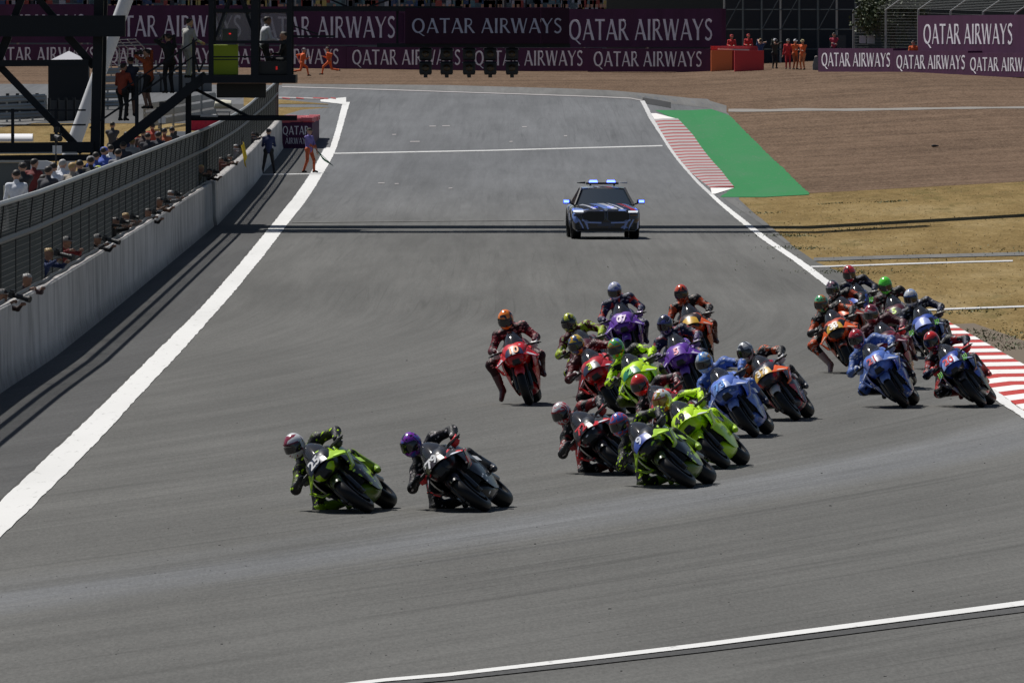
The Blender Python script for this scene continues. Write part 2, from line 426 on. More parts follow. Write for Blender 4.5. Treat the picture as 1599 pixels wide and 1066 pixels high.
def glyph(ch, sx, height, depth):
    key = (ch, round(sx, 4), round(height, 4))
    if key in _gl: return _gl[key]
    mb = MB()
    for k, st in enumerate(GL[ch][1]):
        d = depth+.0012*k; L, Rr = [], []
        for i, (p, w_) in enumerate(st):
            a = st[max(i-1, 0)][0]; b = st[min(i+1, len(st)-1)][0]
            if ch == 'Q' and k == 0 and i in (0, len(st)-1): a = st[-2][0]; b = st[1][0]
            dx, dy = b[0]-a[0], b[1]-a[1]; q = math.hypot(dx, dy) or 1; nx, ny = -dy/q*w_/2, dx/q*w_/2
            if abs(dx) < abs(dy)*3 and len(st) == 3: nx, ny = w_/2*(1 if nx > 0 else -1), 0
            L.append(((p[0]+nx)*sx, (p[1]+ny)*height)); Rr.append(((p[0]-nx)*sx, (p[1]-ny)*height))
        mb.loft([[(l[0], -d, l[1]), (r_[0], -d, r_[1]), (r_[0], 0, r_[1]), (l[0], 0, l[1])] for l, r_ in zip(L, Rr)])
    _gl[key] = mb.mesh('letter', 0); return _gl[key]
def lettering(txt, width, height, m, parent, loc, depth=.02, gap=.1):
    x = 0; tot = sum(GL[ch][0]+gap for ch in txt)-gap; sx = width/tot
    for ch in txt:
        if GL[ch][1]: put('letter', glyph(ch, sx, height, depth), m, parent, (loc[0]+x*sx, loc[1], loc[2]))
        x += GL[ch][0]+gap
# ================================================================== the setting
BIG = 900
strip('ground', [(-BIG, -60), (-BIG, 3000)], [(BIG, -60), (BIG, 3000)], M['grass'], 0.0)
gy = at(1264, 302).y
strip('gravel_trap', [(-8.0, gy), (-8.0, 590), (-160, 600), (-160, 760)], [(160, gy+3), (160, 760)], M['gravel'], .005, y0=gy)
# track: left edge behind the wall, right edge along the apron
LE = [(-40, -40), (-40, 372), (-12.5, 380)]+xy((405, 245), (412, 190), (470, 172))+[(at(535, 168).x-.5, at(535, 168).y), (-150, at(535, 156).y), (-150, at(440, 131).y)]
RE = [(40, -40), (40, 150), (14, 165), (9.6, 178)]+xy((1599, 576), (1543, 544), (1476, 505), (1316, 427), (1275, 410), (1234, 382), (1153, 311), (1172, 240), (1137, 178), (1104, 155))+[(at(950, 142).x, at(950, 142).y), (at(700, 134).x, at(700, 134).y), (at(700, 134).x-30, at(440, 131).y)]
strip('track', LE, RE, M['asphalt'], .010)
WL = xy((0, 612), (192, 470), (332, 354), (366, 318), (406, 271), (437, 233))
strip('pit_verge', [(-8.05, 130)]+[(x+.02, y) for x, y in WL], [(-6.9, 118)]+[(x-.03, y) for x, y in xy((0, 785), (90, 700), (153, 640), (231, 563), (314, 481), (372, 415), (413, 365), (446, 324), (471, 291), (504, 233))], M['asphalt_verge'], .015, y0=130)
# pale runoff asphalt round the outside of the far corner, and the dark patch
def ribbon(name, pts, half, m, dz=.024, step=12.0, parent=None, kind='structure'):
    q = []
    for (x0, y0), (x1, y1) in zip(pts[:-1], pts[1:]):
        n = max(1, int(math.hypot(x1-x0, (y1-y0)*3)/step))
        q += [(x0+(x1-x0)*i/n, y0+(y1-y0)*i/n) for i in range(n)]
    q.append(pts[-1]); mb = MB(); rows = []
    for i, (x, y) in enumerate(q):
        h_ = half(i/(len(q)-1)) if callable(half) else half
        a, b = at(x, y-h_), at(x, y+h_); a.z += dz; b.z += dz; rows.append([a, b])
    mb.loft(rows, 0, False, False)
    o = put(name, mb.mesh(name, 0), m, parent)
    if parent is None: tag(o, kind=kind)
    return o
ribbon('runoff_asphalt', [(440, 134.5), (700, 138), (880, 144), (950, 147), (1004, 152), (1060, 158), (1104, 163), (1134, 172)], lambda t: 3.2+t*3.2, M['asphalt_pale'], .016)
ribbon('asphalt_patch', [(1003, 157.5), (1022, 160.5), (1047, 165)], 4.4, M['asphalt_dark'], .024)
def poly_px(name, left, right, m, dz, parent=None, kind='structure'):
    return strip(name, xy(*left), xy(*right), m, dz, parent=parent, kind=kind, jit=.013 if name == 'edge_line' else .03 if name == 'green_runoff' else 0)
poly_px('green_runoff', [(1018, 171), (1060, 190), (1145, 293), (1124, 308.5)], [(1110, 171), (1139, 181), (1181, 223), (1222, 262), (1264, 302.5), (1262, 308.5)], M['green'], .018)
# edge lines
poly_px('edge_line', [(-115, 900), (0, 785), (90, 700), (153, 640), (231, 563), (314, 481), (372, 415), (413, 365), (446, 324), (471, 291), (506, 231)],
        [(-56, 900), (0, 842), (143, 700), (198, 640), (285, 547), (359, 464), (413, 398), (450, 349), (500, 278), (522, 239), (525, 231)], M['white'], .020)
poly_px('edge_line', [(515, 231), (526, 195), (535, 160)], [(525, 231), (535, 198), (546, 160)], M['white'], .020)
ribbon('corner_paint', [(500, 158), (540, 158.5)], lambda t: 1.5+3.5*t*1.2, M['white'], .028)
ribbon('edge_line', [(440, 136.5), (600, 141), (800, 147.5), (930, 152), (985, 154.5), (1002, 158)], .7, M['kerb_pale'], .030)
poly_px('edge_line', [(999, 158), (1012, 184), (1031, 213), (1072, 269), (1107, 305)], [(1006, 158), (1019, 184), (1036, 213), (1077, 269), (1114, 305)], M['white_worn'], .024)
poly_px('edge_line', [(1107, 305), (1147, 341), (1187, 373), (1239, 409), (1289, 447), (1376, 505), (1460, 560), (1551, 624), (1596, 654), (1625, 672)],
        [(1114, 305), (1158, 341), (1199, 373), (1253, 409), (1304, 447), (1392, 505), (1475, 560), (1556, 613), (1601, 646), (1632, 664)], M['white'], .024)
ribbon('outer_edge_line', [(470, 1080), (600, 1064.5), (700, 1056), (900, 1033), (1100, 1009), (1300, 983), (1500, 957), (1620, 941)], lambda t: 2.3+t*1.6, M['white'], .022)
ribbon('tar_seam', [(470, 1087), (600, 1071), (700, 1062), (900, 1040), (1100, 1017), (1300, 992), (1500, 966), (1620, 951)], lambda t: 2.4+t*1.6, M['asphalt_verge'], .020)
ribbon('grid_line', [(520, 240.5), (760, 236), (1034, 228.5)], .9, M['white_worn'], .024)
ribbon('timing_line', [(455, 348.5), (700, 346), (880, 345)], .5, M['asphalt_pale'], .024)
ribbon('pit_exit_line', [(408, 273.5), (500, 272.3)], .7, M['white_worn'], .026)
# short grid marks far up the straight
for (a, b, y_) in ((670, 680, 198), (690, 702, 197.5), (815, 822, 199), (640, 655, 222), (795, 800, 222), (880, 885, 213), (612, 618, 211), (590, 600, 287), (616, 622, 288), (700, 706, 295)):
    ribbon('grid_mark', [(a, y_), (b, y_-.2)], .6, M['kerb_pale'], .024)
# right side: concrete strip, service paths, lines on the grass
poly_px('concrete_strip', [(1130, 311), (1176, 342), (1226, 381)], [(1146, 311), (1188, 342), (1234, 381)], M['asphalt_pale'], .020)
ribbon('service_path', [(1137, 173), (1200, 173.2), (1250, 171.8), (1320, 172.2), (1400, 171), (1500, 169.4), (1650, 168)], lambda t: 2.2-1.0*t+.25*math.sin(t*37), mat('path_concrete', (.24, .225, .21), .9, spec=.05), .02)
ribbon('service_path', [(1270, 406), (1400, 402), (1500, 399.5), (1650, 396)], 2.6, M['asphalt_pale'], .018)
ribbon('grass_line', [(1266, 417.5), (1300, 416.8), (1316, 416)], 1.05, M['white_worn'], .022)
ribbon('grass_line', [(1316, 416), (1400, 413), (1500, 410), (1581, 408)], 1.05, M['white_worn'], .016)
ribbon('grass_line', [(1440, 485), (1500, 482.5), (1650, 477.5)], 1.2, M['white_worn'], .016)
strip('bare_soil', xy((1480, 506), (1545, 544), (1601, 576)), [(p[0]+d_, p[1]) for p, d_ in zip(xy((1480, 506), (1545, 544), (1601, 576)), (.5, .9, 1.0))], M['soil'], .006)
# kerbs: base slab plus every block
def kerb(left, right, n, m_a, m_b, m_base, frac=.46, jit=.0, hz=.055):
    L, Rr = sorted(xy(*left), key=lambda p: p[1]), sorted(xy(*right), key=lambda p: p[1])
    y0, y1 = max(L[0][1], Rr[0][1]), min(L[-1][1], Rr[-1][1])
    root = empty('kerb', (0, 0, 0)); root['kind'] = 'structure'
    ys = [y0+(y1-y0)*i/n for i in range(n+1)]
    fx = lambda y: (float(np.interp(y, [p[1] for p in L], [p[0] for p in L])), float(np.interp(y, [p[1] for p in Rr], [p[0] for p in Rr])))
    for i in range(n):
        for k, (ya, yb) in enumerate(((ys[i], ys[i]+(ys[i+1]-ys[i])*frac), (ys[i]+(ys[i+1]-ys[i])*frac, ys[i+1]))):
            q = []
            hh = hz*(1.0+.10*((i*2+k) % 2))+random.uniform(-1, 1)*.003
            for y in (ya+.012, yb-.012):
                a, b = fx(y); e_ = elev(a, y)
                q += [(a, y, e_), (a, y, e_+.022), (a+(b-a)*.35, y, e_+.02+hh*.8), (b, y, e_+.02+hh), (b, y, e_)]
            mb = MB(); mb.loft([q[:5], q[5:]]); put('kerb_block', mb.mesh('kerb_block', 0), m_a if k == 0 else m_b, root)
    return root
kerb([(1392, 505), (1475, 560), (1557, 613), (1602, 645), (1650, 678)], [(1476, 505), (1543.5, 544), (1599, 576), (1640, 600), (1700, 640), (1740, 678)], 15, M['kerb_red'], M['kerb_white'], None)
kerb([(1021, 187), (1036, 213), (1077, 269), (1109, 294)], [(1058, 187), (1082, 213), (1126, 269), (1146, 294)], 24, M['kerb_red_worn'], M['kerb_pale'], None, .4, 0, .04)
strip('kerb_ramp', xy((1111, 304), (1109, 294.5)), xy((1116, 304), (1146, 294.5)), M['kerb_white'], .03)
strip('kerb_ramp', xy((1021, 187), (1016, 178)), xy((1058, 187), (1024, 178)), M['kerb_white'], .03)
# infield on the left
strip('infield_asphalt', [(-150, 536), (-150, 574)], [(-11.8, 536), (-11.8, 574)], M['asphalt_verge'], .012)
ribbon('corner_grass', [(380, 160), (440, 160), (490, 162.5), (512, 164)], lambda t: 6.0*(1-t)+.4, M['grass'], .03)
ribbon('corner_kerb', [(380, 152.5), (450, 153.5), (500, 155)], .9, M['kerb_pale'], .034)
for a, b in ((440, 452), (462, 474), (488, 512), (516, 524)): ribbon('corner_kerb_block', [(a, 154.1), (b, 155.3)], .8, M['kerb_red_worn'], .045)
ribbon('infield_path', [(-20, 194), (40, 191), (80, 186), (100, 181)], lambda t: 6*(1-t)+1, M['asphalt_pale'], .02)
# rubber crumbs and small stones lying on the asphalt: too many to count
def debris():
    mb = MB()
    for i in range(420):
        px, py = random.uniform(0, 1599), random.uniform(560, 1060)
        p = at(px, py)
        if p.x < -5.5: continue
        s_ = random.uniform(.003, .008)*(2 if random.random() < .08 else 1); a = random.uniform(0, 3)
        mb.box((p.x, p.y, .010+s_*.25), (s_*random.uniform(1, 3.2), s_, s_*.6), Matrix.Rotation(a, 3, 'Z'))
    tag(put('rubber_crumbs', mb.mesh('rubber_crumbs', 0), M['rubber']), 'small dark rubber crumbs scattered over the asphalt', 'rubber crumbs', kind='stuff')
debris()
def tufts():
    vs, fs, mi = [], [], []
    n = 6000
    for i in range(n):
        y = 150+(random.random()**1.3)*(gy-150-4)
        xr = 9.6+(y-150)*.012
        x0 = float(np.interp(y, [150, 178, 194, 218, 260, 300, 330, 400, 430], [14, 9.8, 9.8, 9.4, 8.2, 7.8, 7.55, 7.35, 9.5]))
        x = x0+random.random()**1.4*13
        h_ = random.uniform(.008, .028)*(2.2 if random.random() < .03 else 1); a = random.uniform(0, 6.28); w_ = random.uniform(.01, .03)
        z = elev(x, y); dx, dy = math.cos(a)*w_, math.sin(a)*w_; o = len(vs)
        vs += [(x-dx, y-dy, z), (x+dx, y+dy, z), (x+random.uniform(-.04, .04), y+random.uniform(-.04, .04), z+h_)]
        fs.append((o, o+1, o+2)); mi.append(0 if random.random() < .8 else 1)
    # green weeds in patches
    for px, py, k, sp in ((1222, 368, 260, .5), (1240, 388, 200, .5), (1310, 425, 240, .6), (1550, 528, 260, .5), (1575, 542, 260, .5), (1530, 520, 130, .5), (1393, 315, 120, .3), (1450, 400, 200, 2.5), (1185, 333, 90, .4), (1340, 358, 60, .5), (1300, 318, 60, .3), (1500, 487, 80, .4)):
        p = at(px, py)
        for i in range(k):
            x, y = p.x+random.gauss(0, sp), p.y+random.gauss(0, sp*2.5)
            h_ = random.uniform(.015, .06); a = random.uniform(0, 6.28); w_ = random.uniform(.012, .03); z = elev(x, y); dx, dy = math.cos(a)*w_, math.sin(a)*w_; o = len(vs)
            vs += [(x-dx, y-dy, z), (x+dx, y+dy, z), (x+random.uniform(-.06, .06), y+random.uniform(-.06, .06), z+h_)]; fs.append((o, o+1, o+2)); mi.append(2)
    me = bpy.data.meshes.new('dry_grass'); me.from_pydata(vs, [], fs); me.polygons.foreach_set('material_index', mi); me.update()
    o = put('dry_grass', me, [mat('straw_blade', (.30, .225, .11), .8), mat('brown_blade', (.17, .12, .055), .8), mat('weed_blade', (.075, .10, .028), .7)])
    tag(o, 'dry yellow grass blades with green weeds beside the track', 'grass', kind='stuff')
tufts()

# ================================================================== pit wall and its fence
WP = [(-8.02, 120.0)]+xy((0, 612), (76, 563), (144, 509), (192, 470), (305, 377), (332, 354))
WP2 = xy((333, 353), (366, 318), (406, 271), (439, 231))
WH = 1.33
def wall_section(pts, name='wall_section', parent=None):
    mb = MB(); rings = []
    for x, y in pts:
        e_ = elev(x, y)
        rings.append([(x+.05, y, e_), (x, y, e_+.25), (x-.02, y, e_+WH-.03), (x-.05, y, e_+WH), (x-.24, y, e_+WH), (x-.3, y, e_)])
    mb.loft(rings); return put(name, mb.mesh(name, 20), M['concrete'], parent)
pw = tag(empty('pit_wall', (WP[1][0], WP[1][1], 0)), 'long stained concrete pit wall along the left side of the track', 'wall')
pw.location = (0, 0, 0)
def resample(pts, a, b, n):
    xs, ys = [p[0] for p in pts], [p[1] for p in pts]
    return [(float(np.interp(y, ys, xs)), y) for y in np.linspace(a, b, n)]
yy = [120, 176, 208, 243, 278, 308, WP[-1][1]-.35]
for a, b in zip(yy[:-1], yy[1:]): wall_section(resample(WP, a+.02, b-.02, 5), parent=pw)
y2 = [WP2[0][1]+.35, 372, 410, 450, WP2[-1][1]]
for a, b in zip(y2[:-1], y2[1:]): wall_section([(x+.06, y) for x, y in resample(WP2, a+.02, b-.02, 4)], parent=pw)
gp = WP[-1]; mb = MB(); mb.box((gp[0]-.1, gp[1], WH/2-.05), (.12, .5, WH-.1)); put('gap_post', mb.mesh('gap_post'), M['steel_black'], pw)
mb = MB(); pts = [(x-.14+.03*math.sin(y*.7), y, WH+.03+.012*math.sin(y*1.9)) for x, y in resample(WP, 150, WP[-1][1]-1, 90)]; mb.tube(pts, .03, 6); put('cable', mb.mesh('cable'), M['steel_black'], pw)
FPATH = sorted(WP[:-1]+WP2, key=lambda p: p[1])
def fx_(y): return float(np.interp(y, [p[1] for p in FPATH], [p[0] for p in FPATH]))
FO = .24                                          # the fence stands this far behind the wall face
fe = tag(empty('catch_fence', (0, 0, 0)), 'tall grey wire mesh fence standing behind the concrete pit wall', 'fence')
def fprof(y): x = fx_(y)-FO; e_ = elev(x, y); return x, e_
mp = MB(); mp.beam((0, 0, 0), (0, 0, 2.45), .045, .045); mp.beam((0, 0, 2.42), (.05, 0, 2.9), .05, .05, up=(0, 1, 0)); pm = mp.mesh('post', 0)
yp = 128.0
while yp < 500:
    x, e_ = fprof(yp); put('post', pm, M['steel_black'], fe, (x, yp, e_)); yp += 5.2
ys = list(np.arange(126, 501, 4.0))
def rail(dx, z, r, nm, m): 
    mb = MB(); mb.tube([(fprof(y)[0]+dx, y, fprof(y)[1]+z) for y in ys], r, 6); put(nm, mb.mesh(nm), m, fe)
rail(.0, 2.3, .055, 'middle_rail', M['steel_black']); rail(.05, 2.92, .045, 'top_rail', M['galv']); rail(0, 1.25, .025, 'bottom_rail', M['wire'])
mb = MB()
def wire(dx, z, t=.0035):
    rings = []
    for y in ys[::2]:
        x, e_ = fprof(y); x += dx; rings.append([(x-t, y, e_+z-t), (x+t, y, e_+z-t), (x+t, y, e_+z+t), (x-t, y, e_+z+t)])
    mb.loft(rings, 0, False)
for z in np.arange(1.3, 2.42, .1): wire(0, z)
for t_ in np.linspace(.08, .95, 9): wire(.05*t_, 2.42+.48*t_)
for y in np.arange(150, 500, .075):
    x, e_ = fprof(y); mb.beam((x, y, e_+1.2), (x, y, e_+2.44), .005, .005); mb.beam((x, y, e_+2.44), (x+.05, y, e_+2.9), .003, .003, up=(0, 1, 0))
tag(put('wire_mesh', mb.mesh('wire_mesh', 0), M['wire'], fe), kind='stuff')
# end barrier with the burgundy wrap
EBY = at(440, 232).y
b0, b1 = at_y(437, 232, EBY), at_y(487, 226, EBY)
eb = tag(empty('barrier_block', (b0.x, EBY, elev(0, EBY))), 'burgundy wrapped barrier end with red padding on top behind the flag marshal', 'barrier')
wd = b1.x-b0.x; hb = 1.12
mb = MB(); mb.box((wd/2, 9, hb/2), (wd, 18, hb)); put('wrap', mb.mesh('wrap'), M['purple'], eb)
mb = MB()
for k in range(7):
    for j in range(3): mb.box((.2+j*.5, 1.2+k*2.6, hb+.08+.03*((k+j) % 3)), (.47, 2.5, .17), Matrix.Rotation(random.uniform(-.05, .05), 3, 'Z'))
put('padding', mb.mesh('padding'), mat('red_padding', (.5, .10, .12), .6), eb)
lettering('QATAR', wd*.82, .37, M['letter'], eb, (wd*.08, 0, .60), .012); lettering('AIRWAYS', wd*.72, .26, M['letter'], eb, (wd*.16, 0, .2), .012)

# ================================================================== advertising boards beyond the far gravel
FA, FB = at(-40, 101.5), at(1110, 111.5)
dirn = (FB-FA).normalized(); dirn.z = 0; ang = math.atan2(dirn.y, dirn.x)
def far(px):                                      # point of the far wall line under image column px
    t = (px+40)/1150.0; Y = FA.y+(FB.y-FA.y)*t
    x = at_y(px, 100, Y).x; return Vector((x, Y, elev(x, Y)))
def board(px0, px1, ylo, yhi, tx0, tx1, capb, capt, label, m, back=0.0, thick=.35, cat='advertising board', group=None, pfun=far, name='advertising_board', txt='QATAR AIRWAYS', posts=True):
    a, b = pfun(px0), pfun(px1); a.y += back; b.y += back
    s_ = F/a.y
    z0 = at_y(px0, ylo, a.y).z; z1 = at_y(px0, yhi, a.y).z
    w_ = (b-a).xy.length; an = math.atan2(b.y-a.y, b.x-a.x)
    root = tag(empty(name, (a.x, a.y, z0), (0, 0, an)), label, cat, group)
    mb = MB(); mb.box((w_/2, thick/2, (z1-z0)/2), (w_-.03, thick, z1-z0)); put('panel', mb.mesh('panel'), m, root)
    if posts and back > 0:
        mb = MB()
        for k in (.1, .5, .9): mb.box((w_*k, thick+.12, (a.z-.3-z0)/2+(z1-z0)/2), (.12, .12, (z1-z0)+abs(z0-a.z)+.3))
        put('support_posts', mb.mesh('support_posts'), M['galv'], root)
    cz0, cz1 = at_y(px0, capb, a.y).z-z0, at_y(px0, capt, a.y).z-z0
    f0, f1 = (tx0-px0)/(px1-px0), (tx1-px0)/(px1-px0)
    lettering(txt, w_*(f1-f0), cz1-cz0, M['letter'], root, (w_*f0, 0, cz0))
    return root
where_up = ['beyond the fence at far left', 'right of the leaning white column', 'behind the gantry cabin', 'behind the gantry sign', 'right of the gantry sign']
for i, (t0, y_) in enumerate(zip((-98, 148, 390, 636, 889), (.0, 1.5, 3.2, 5, 7))):
    board(t0-11, t0+236 if i < 4 else 1129, 67+y_, 7.5+y_, t0, t0+226, 56+y_, 23.5+y_, 'tall upper burgundy airline board '+where_up[i], M['purple'], back=5.0)
where_lo = ['far left behind the dark steel tower', 'behind the people on the stairs', 'behind the gantry cabin and running marshals', 'left of the hanging start lights', 'behind the hanging start lights', 'beside the orange barrier']
for i, t0 in enumerate((-20, 170, 360, 550, 741, 927)):
    y_ = 103+i*1.35
    board(t0-10, t0+180 if i < 5 else 1109, y_+2.5, y_-33.5, t0, t0+169, y_-6, y_-29, 'low burgundy tyre wall banner '+where_lo[i], M['purple'], cat='banner', name='tyre_wall_banner', thick=1.0)
RA, RB = at(1277, 112.5), at(1599, 122.5)
def farr(px):
    t = (px-1277)/322.0; Y = RA.y+(RB.y-RA.y)*t
    x = at_y(px, 100, Y).x; return Vector((x, Y, elev(x, Y)))
for i, (t0, wh) in enumerate(((1283, 'nearest the marshals in red and orange'), (1400, 'in the middle of the right hand row'), (1515, 'at the right edge of the picture'))):
    yb = 112.5+(t0-1277)*.031
    board(t0-6, t0+111, yb, yb-37, t0, t0+107, yb-9, yb-30, 'low burgundy right hand banner '+wh, M['purple'], cat='banner', name='tyre_wall_banner', thick=.8, pfun=farr)
board(1436, 1605, 83, 24.5, 1446, 1586, 69, 38, 'tall burgundy airline board hung on the fence at upper right', M['purple'], back=3.5, pfun=farr)
# orange and red barrier block
p0, p1, p2 = at(1110, 112), at(1146, 112.5), at(1194, 111)
ob = tag(empty('barrier_block', p0), 'orange and red padded barrier block at the end of the long banner', 'barrier')
def seg(a, b, m, nm):
    mb = MB(); d = b-a; mb.box((a.x-p0.x+d.x/2, a.y-p0.y+.6, .62), (d.x, 1.2, 1.24)); put(nm, mb.mesh(nm), m, ob)
seg(p0, p1, mat('orange_cover', (.72, .17, .05), .55), 'orange_cover'); seg(p1+V(.02, 0, 0), p2, mat('red_cover', (.52, .03, .04), .5), 'red_cover')
mb = MB(); mb.box(((p2.x-p0.x)*.45, .8, 1.29), ((p2.x-p0.x)*.62, .7, .07), Matrix.Rotation(.03, 3, 'Y')); put('top_cover', mb.mesh('top_cover'), mat('pale_cover', (.6, .55, .55), .3), ob)
mb = MB(); mb.box(((p2.x-p0.x)*.5, 1.5, .75), ((p2.x-p0.x)*1.0, .5, 1.5)); put('back_cover', mb.mesh('back_cover'), mat('red_cover', (.52, .03, .04), .5), ob)
# ================================================================== grandstand, scaffold and fence behind the boards
def stand():
    a, b = far(-300), far(1130); yb = max(a.y, b.y)+16
    root = tag(empty('grandstand', (0, yb, 0)), 'long dark grandstand with spectators behind the tall boards', 'grandstand')
    x0, x1 = a.x-30, b.x+.5; zb = elev(0, yb)
    mb = MB()
    for k in range(12): mb.box(((x0+x1)/2, 1+k*.95, zb+1.2+k*.48), (x1-x0, .93, 2.4+k*.0))
    put('terrace', mb.mesh('terrace', 0), mat('stand_terrace', (.10, .125, .14), .8), root)
    mb = MB(); mb.box(((x0+x1)/2, 14, zb+4.5), (x1-x0, .4, 9)); put('back_wall', mb.mesh('back_wall', 0), mat('stand_back', (.03, .04, .05), .8), root)
    for k in range(14):
        mb = MB(); mb.beam((x0+(x1-x0)*k/13, -2, zb), (x0+(x1-x0)*k/13, -2, zb+9.0), .1, .1); put('column', mb.mesh('column', 0), M['galv'], root)
    mb = MB(); cols = [(.35, .36, .4), (.05, .08, .16), (.3, .06, .05), (.04, .04, .05), (.12, .2, .22), (.45, .36, .12)]
    for i in range(2600):
        k = random.randrange(0, 12); x = random.uniform(x0, x1); zz = zb+2.4+k*.48; yk = 1+k*.95
        mb.box((x, yk, zz+.32), (.42, .28, .64), None, random.randrange(6)); mb.box((x, yk, zz+.75), (.17, .19, .22), None, 6)
    o = put('spectators', mb.mesh('spectators', 0), [mat('spectator_%d' % i, cc, .8) for i, cc in enumerate(cols)]+[M['skin']]); o.location = (0, yb, 0)
    tag(o, 'rows of seated spectators along the top edge of the picture', 'crowd', kind='stuff')
stand()
def scaffold():
    a = at(1130, 108); Y = a.y+14; x0, x1 = at_y(1131, 0, Y).x, at_y(1336, 0, Y).x; zb = elev(x0, Y)-.3
    root = tag(empty('scaffold_stand', (x0, Y, zb)), 'dark scaffold structure behind the marshals in red and orange', 'scaffold')
    w_ = x1-x0
    mb = MB(); mb.box((w_/2, 3.0, 4.5), (w_, .2, 9)); put('dark_cover', mb.mesh('dark_cover'), mat('black_netting', (.026, .032, .04), .8), root)
    mb = MB(); n = 10
    rings = [[(w_, -.3, z), (w_+.4*max(0, 1-((z-3.6)/.9)**2)**.5 if False else w_, -.3, z)] for z in (0, 1)]
    pole = MB(); pole.tube([(0, 0, 0), (0, 0, 9)], .045, 6); pmz = pole.mesh('pole')
    for k in range(8):
        for j in (0, 2.2): put('pole', pmz, M['galv'] if k % 3 == 0 else mat('scaffold_tube', (.07, .09, .1), .5), root, (w_*k/7, j, 0))
    led = MB(); led.tube([(0, 0, 0), (w_, 0, 0)], .04, 6); lm = led.mesh('ledger')
    for z in (1.3, 2.5, 3.7, 4.6, 5.6): put('ledger', lm, mat('scaffold_tube', (.07, .09, .1), .5), root, (0, -.06, z))
    for k in (0, 2, 3, 5):
        d = MB(); d.tube([(w_*k/7, -.1, 2.5), (w_*(k+1)/7, -.1, 4.6)], .035, 6); put('brace', d.mesh('brace'), mat('scaffold_tube', (.07, .09, .1), .5), root)
    mb = MB(); mb.box((w_*.86, -.2, 1.1), (1.0, .06, 2.1)); put('door', mb.mesh('door'), mat('dark_door', (.03, .04, .05), .6), root)
    mb = MB(); mb.box((-.6, -5.0, 5.2), (.75, .08, .6)); put('sign_plate', mb.mesh('sign_plate'), mat('pale_plate', (.55, .56, .6), .6), root)
    mb = MB(); mb.box((w_+15, 14, 5), (60, .5, 12)); o = put('back_screen', mb.mesh('back_screen'), mat('dark_backdrop', (.06, .066, .06), .9), root)
scaffold()
def rfence():
    root = tag(empty('debris_fence', (0, 0, 0)), 'grey debris fence with angled arms at the upper right', 'fence')
    mp = MB(); mp.tube([(0, 0, 0), (0, 0, 3.4)], .06, 6); mp.tube([(0, 0, 3.4), (.9, -.6, 4.05)], .045, 6); pm_ = mp.mesh('post')
    pts = []
    for px in range(1336, 1640, 51):
        p = farr(px); p.y += 4.6; p.z = elev(p.x, p.y); pts.append(p); put('post', pm_, M['galv'], root, p)
    mb = MB(); t = .006
    for z in list(np.arange(.2, 3.4, .16)): mb.tube([(p.x, p.y, p.z+z) for p in pts], t, 4, 0, False)
    for k in np.linspace(.1, 1, 8): mb.tube([(p.x+.9*k, p.y-.6*k, p.z+3.4+.65*k) for p in pts], .012, 4, 0, False)
    for a, b in zip(pts[:-1], pts[1:]):
        for i in range(24): q = a.lerp(b, i/24); mb.beam(q, q+V(0, 0, 3.4), .01, .01)
    tag(put('wire_mesh', mb.mesh('wire_mesh', 0), M['wire'], root), kind='stuff')
    for k, (px, py, w_, h_, m_, lb) in enumerate(((1357, 62, .7, .42, mat('pale_plate', (.55, .56, .6), .6), 'two pale notices hanging on the debris fence'),)):
        q = farr(px); q.y += 4.3; z = at_y(px, py, q.y).z; mb = MB()
        if k == 0: mb.box((-.24, 0, 0), (.36, .04, .42)); mb.box((.22, 0, 0), (.42, .04, .46))
        else: mb.loft([[(-.3*s_, -.06, z_), (.3*s_, -.06, z_), (.34*s_, .06, z_), (-.34*s_, .06, z_)] for s_, z_ in ((.7, -.45), (1.1, -.1), (1.25, .2), (.8, .38), (.3, .45))])
        tag(put('notice' if k == 0 else 'jacket', mb.mesh('n'), m_, None, (q.x, q.y, z)), lb, 'notice' if k == 0 else 'jacket')
rfence()
# leafy trees behind the right fence (dark, half hidden)
def tree(px, back, hgt, label):
    p = farr(px); p.y += back; p.z = elev(p.x, p.y)
    root = tag(empty('tree', p), label, 'tree')
    mb = MB(); mb.tube([(0, 0, 0), (.1, 0, hgt*.4), (-.1, .1, hgt*.7)], [.2, .15, .07], 8)
    for k in range(5):
        a = k*1.25; mb.tube([(0, 0, hgt*(.3+.06*k)), (math.cos(a)*hgt*.25, math.sin(a)*hgt*.2, hgt*(.5+.08*k))], [.08, .03], 6)
    put('trunk', mb.mesh('trunk'), mat('bark', (.06, .045, .03), .9), root)
    vs, fs = [], []; cl = [(random.gauss(0, hgt*.2), random.gauss(0, hgt*.18), hgt*random.uniform(.3, .95), hgt*random.uniform(.1, .18)) for _ in range(26)]
    for i in range(5200):
        cx_, cy_, cz_, r_ = random.choice(cl); d = Vector((random.gauss(0, 1), random.gauss(0, 1), random.gauss(0, 1))).normalized()*r_*random.uniform(.5, 1.1)
        q = Vector((cx_, cy_, cz_))+d; a = Vector((random.gauss(0, 1), random.gauss(0, 1), random.gauss(0, 1))).normalized()*.11; b = a.cross(Vector((random.gauss(0, 1), random.gauss(0, 1), random.gauss(0, 1)))).normalized()*.07; o = len(vs)
        vs += [q-a, q+b, q+a, q-b]; fs.append((o, o+1, o+2, o+3))
    me = bpy.data.meshes.new('crown'); me.from_pydata([tuple(v) for v in vs], [], fs); me.update(); put('crown', me, mat('leaf', (.045, .065, .02), .6), root)
tree(1400, 9, 5.2, 'dark leafy tree behind the debris fence right of the scaffold')
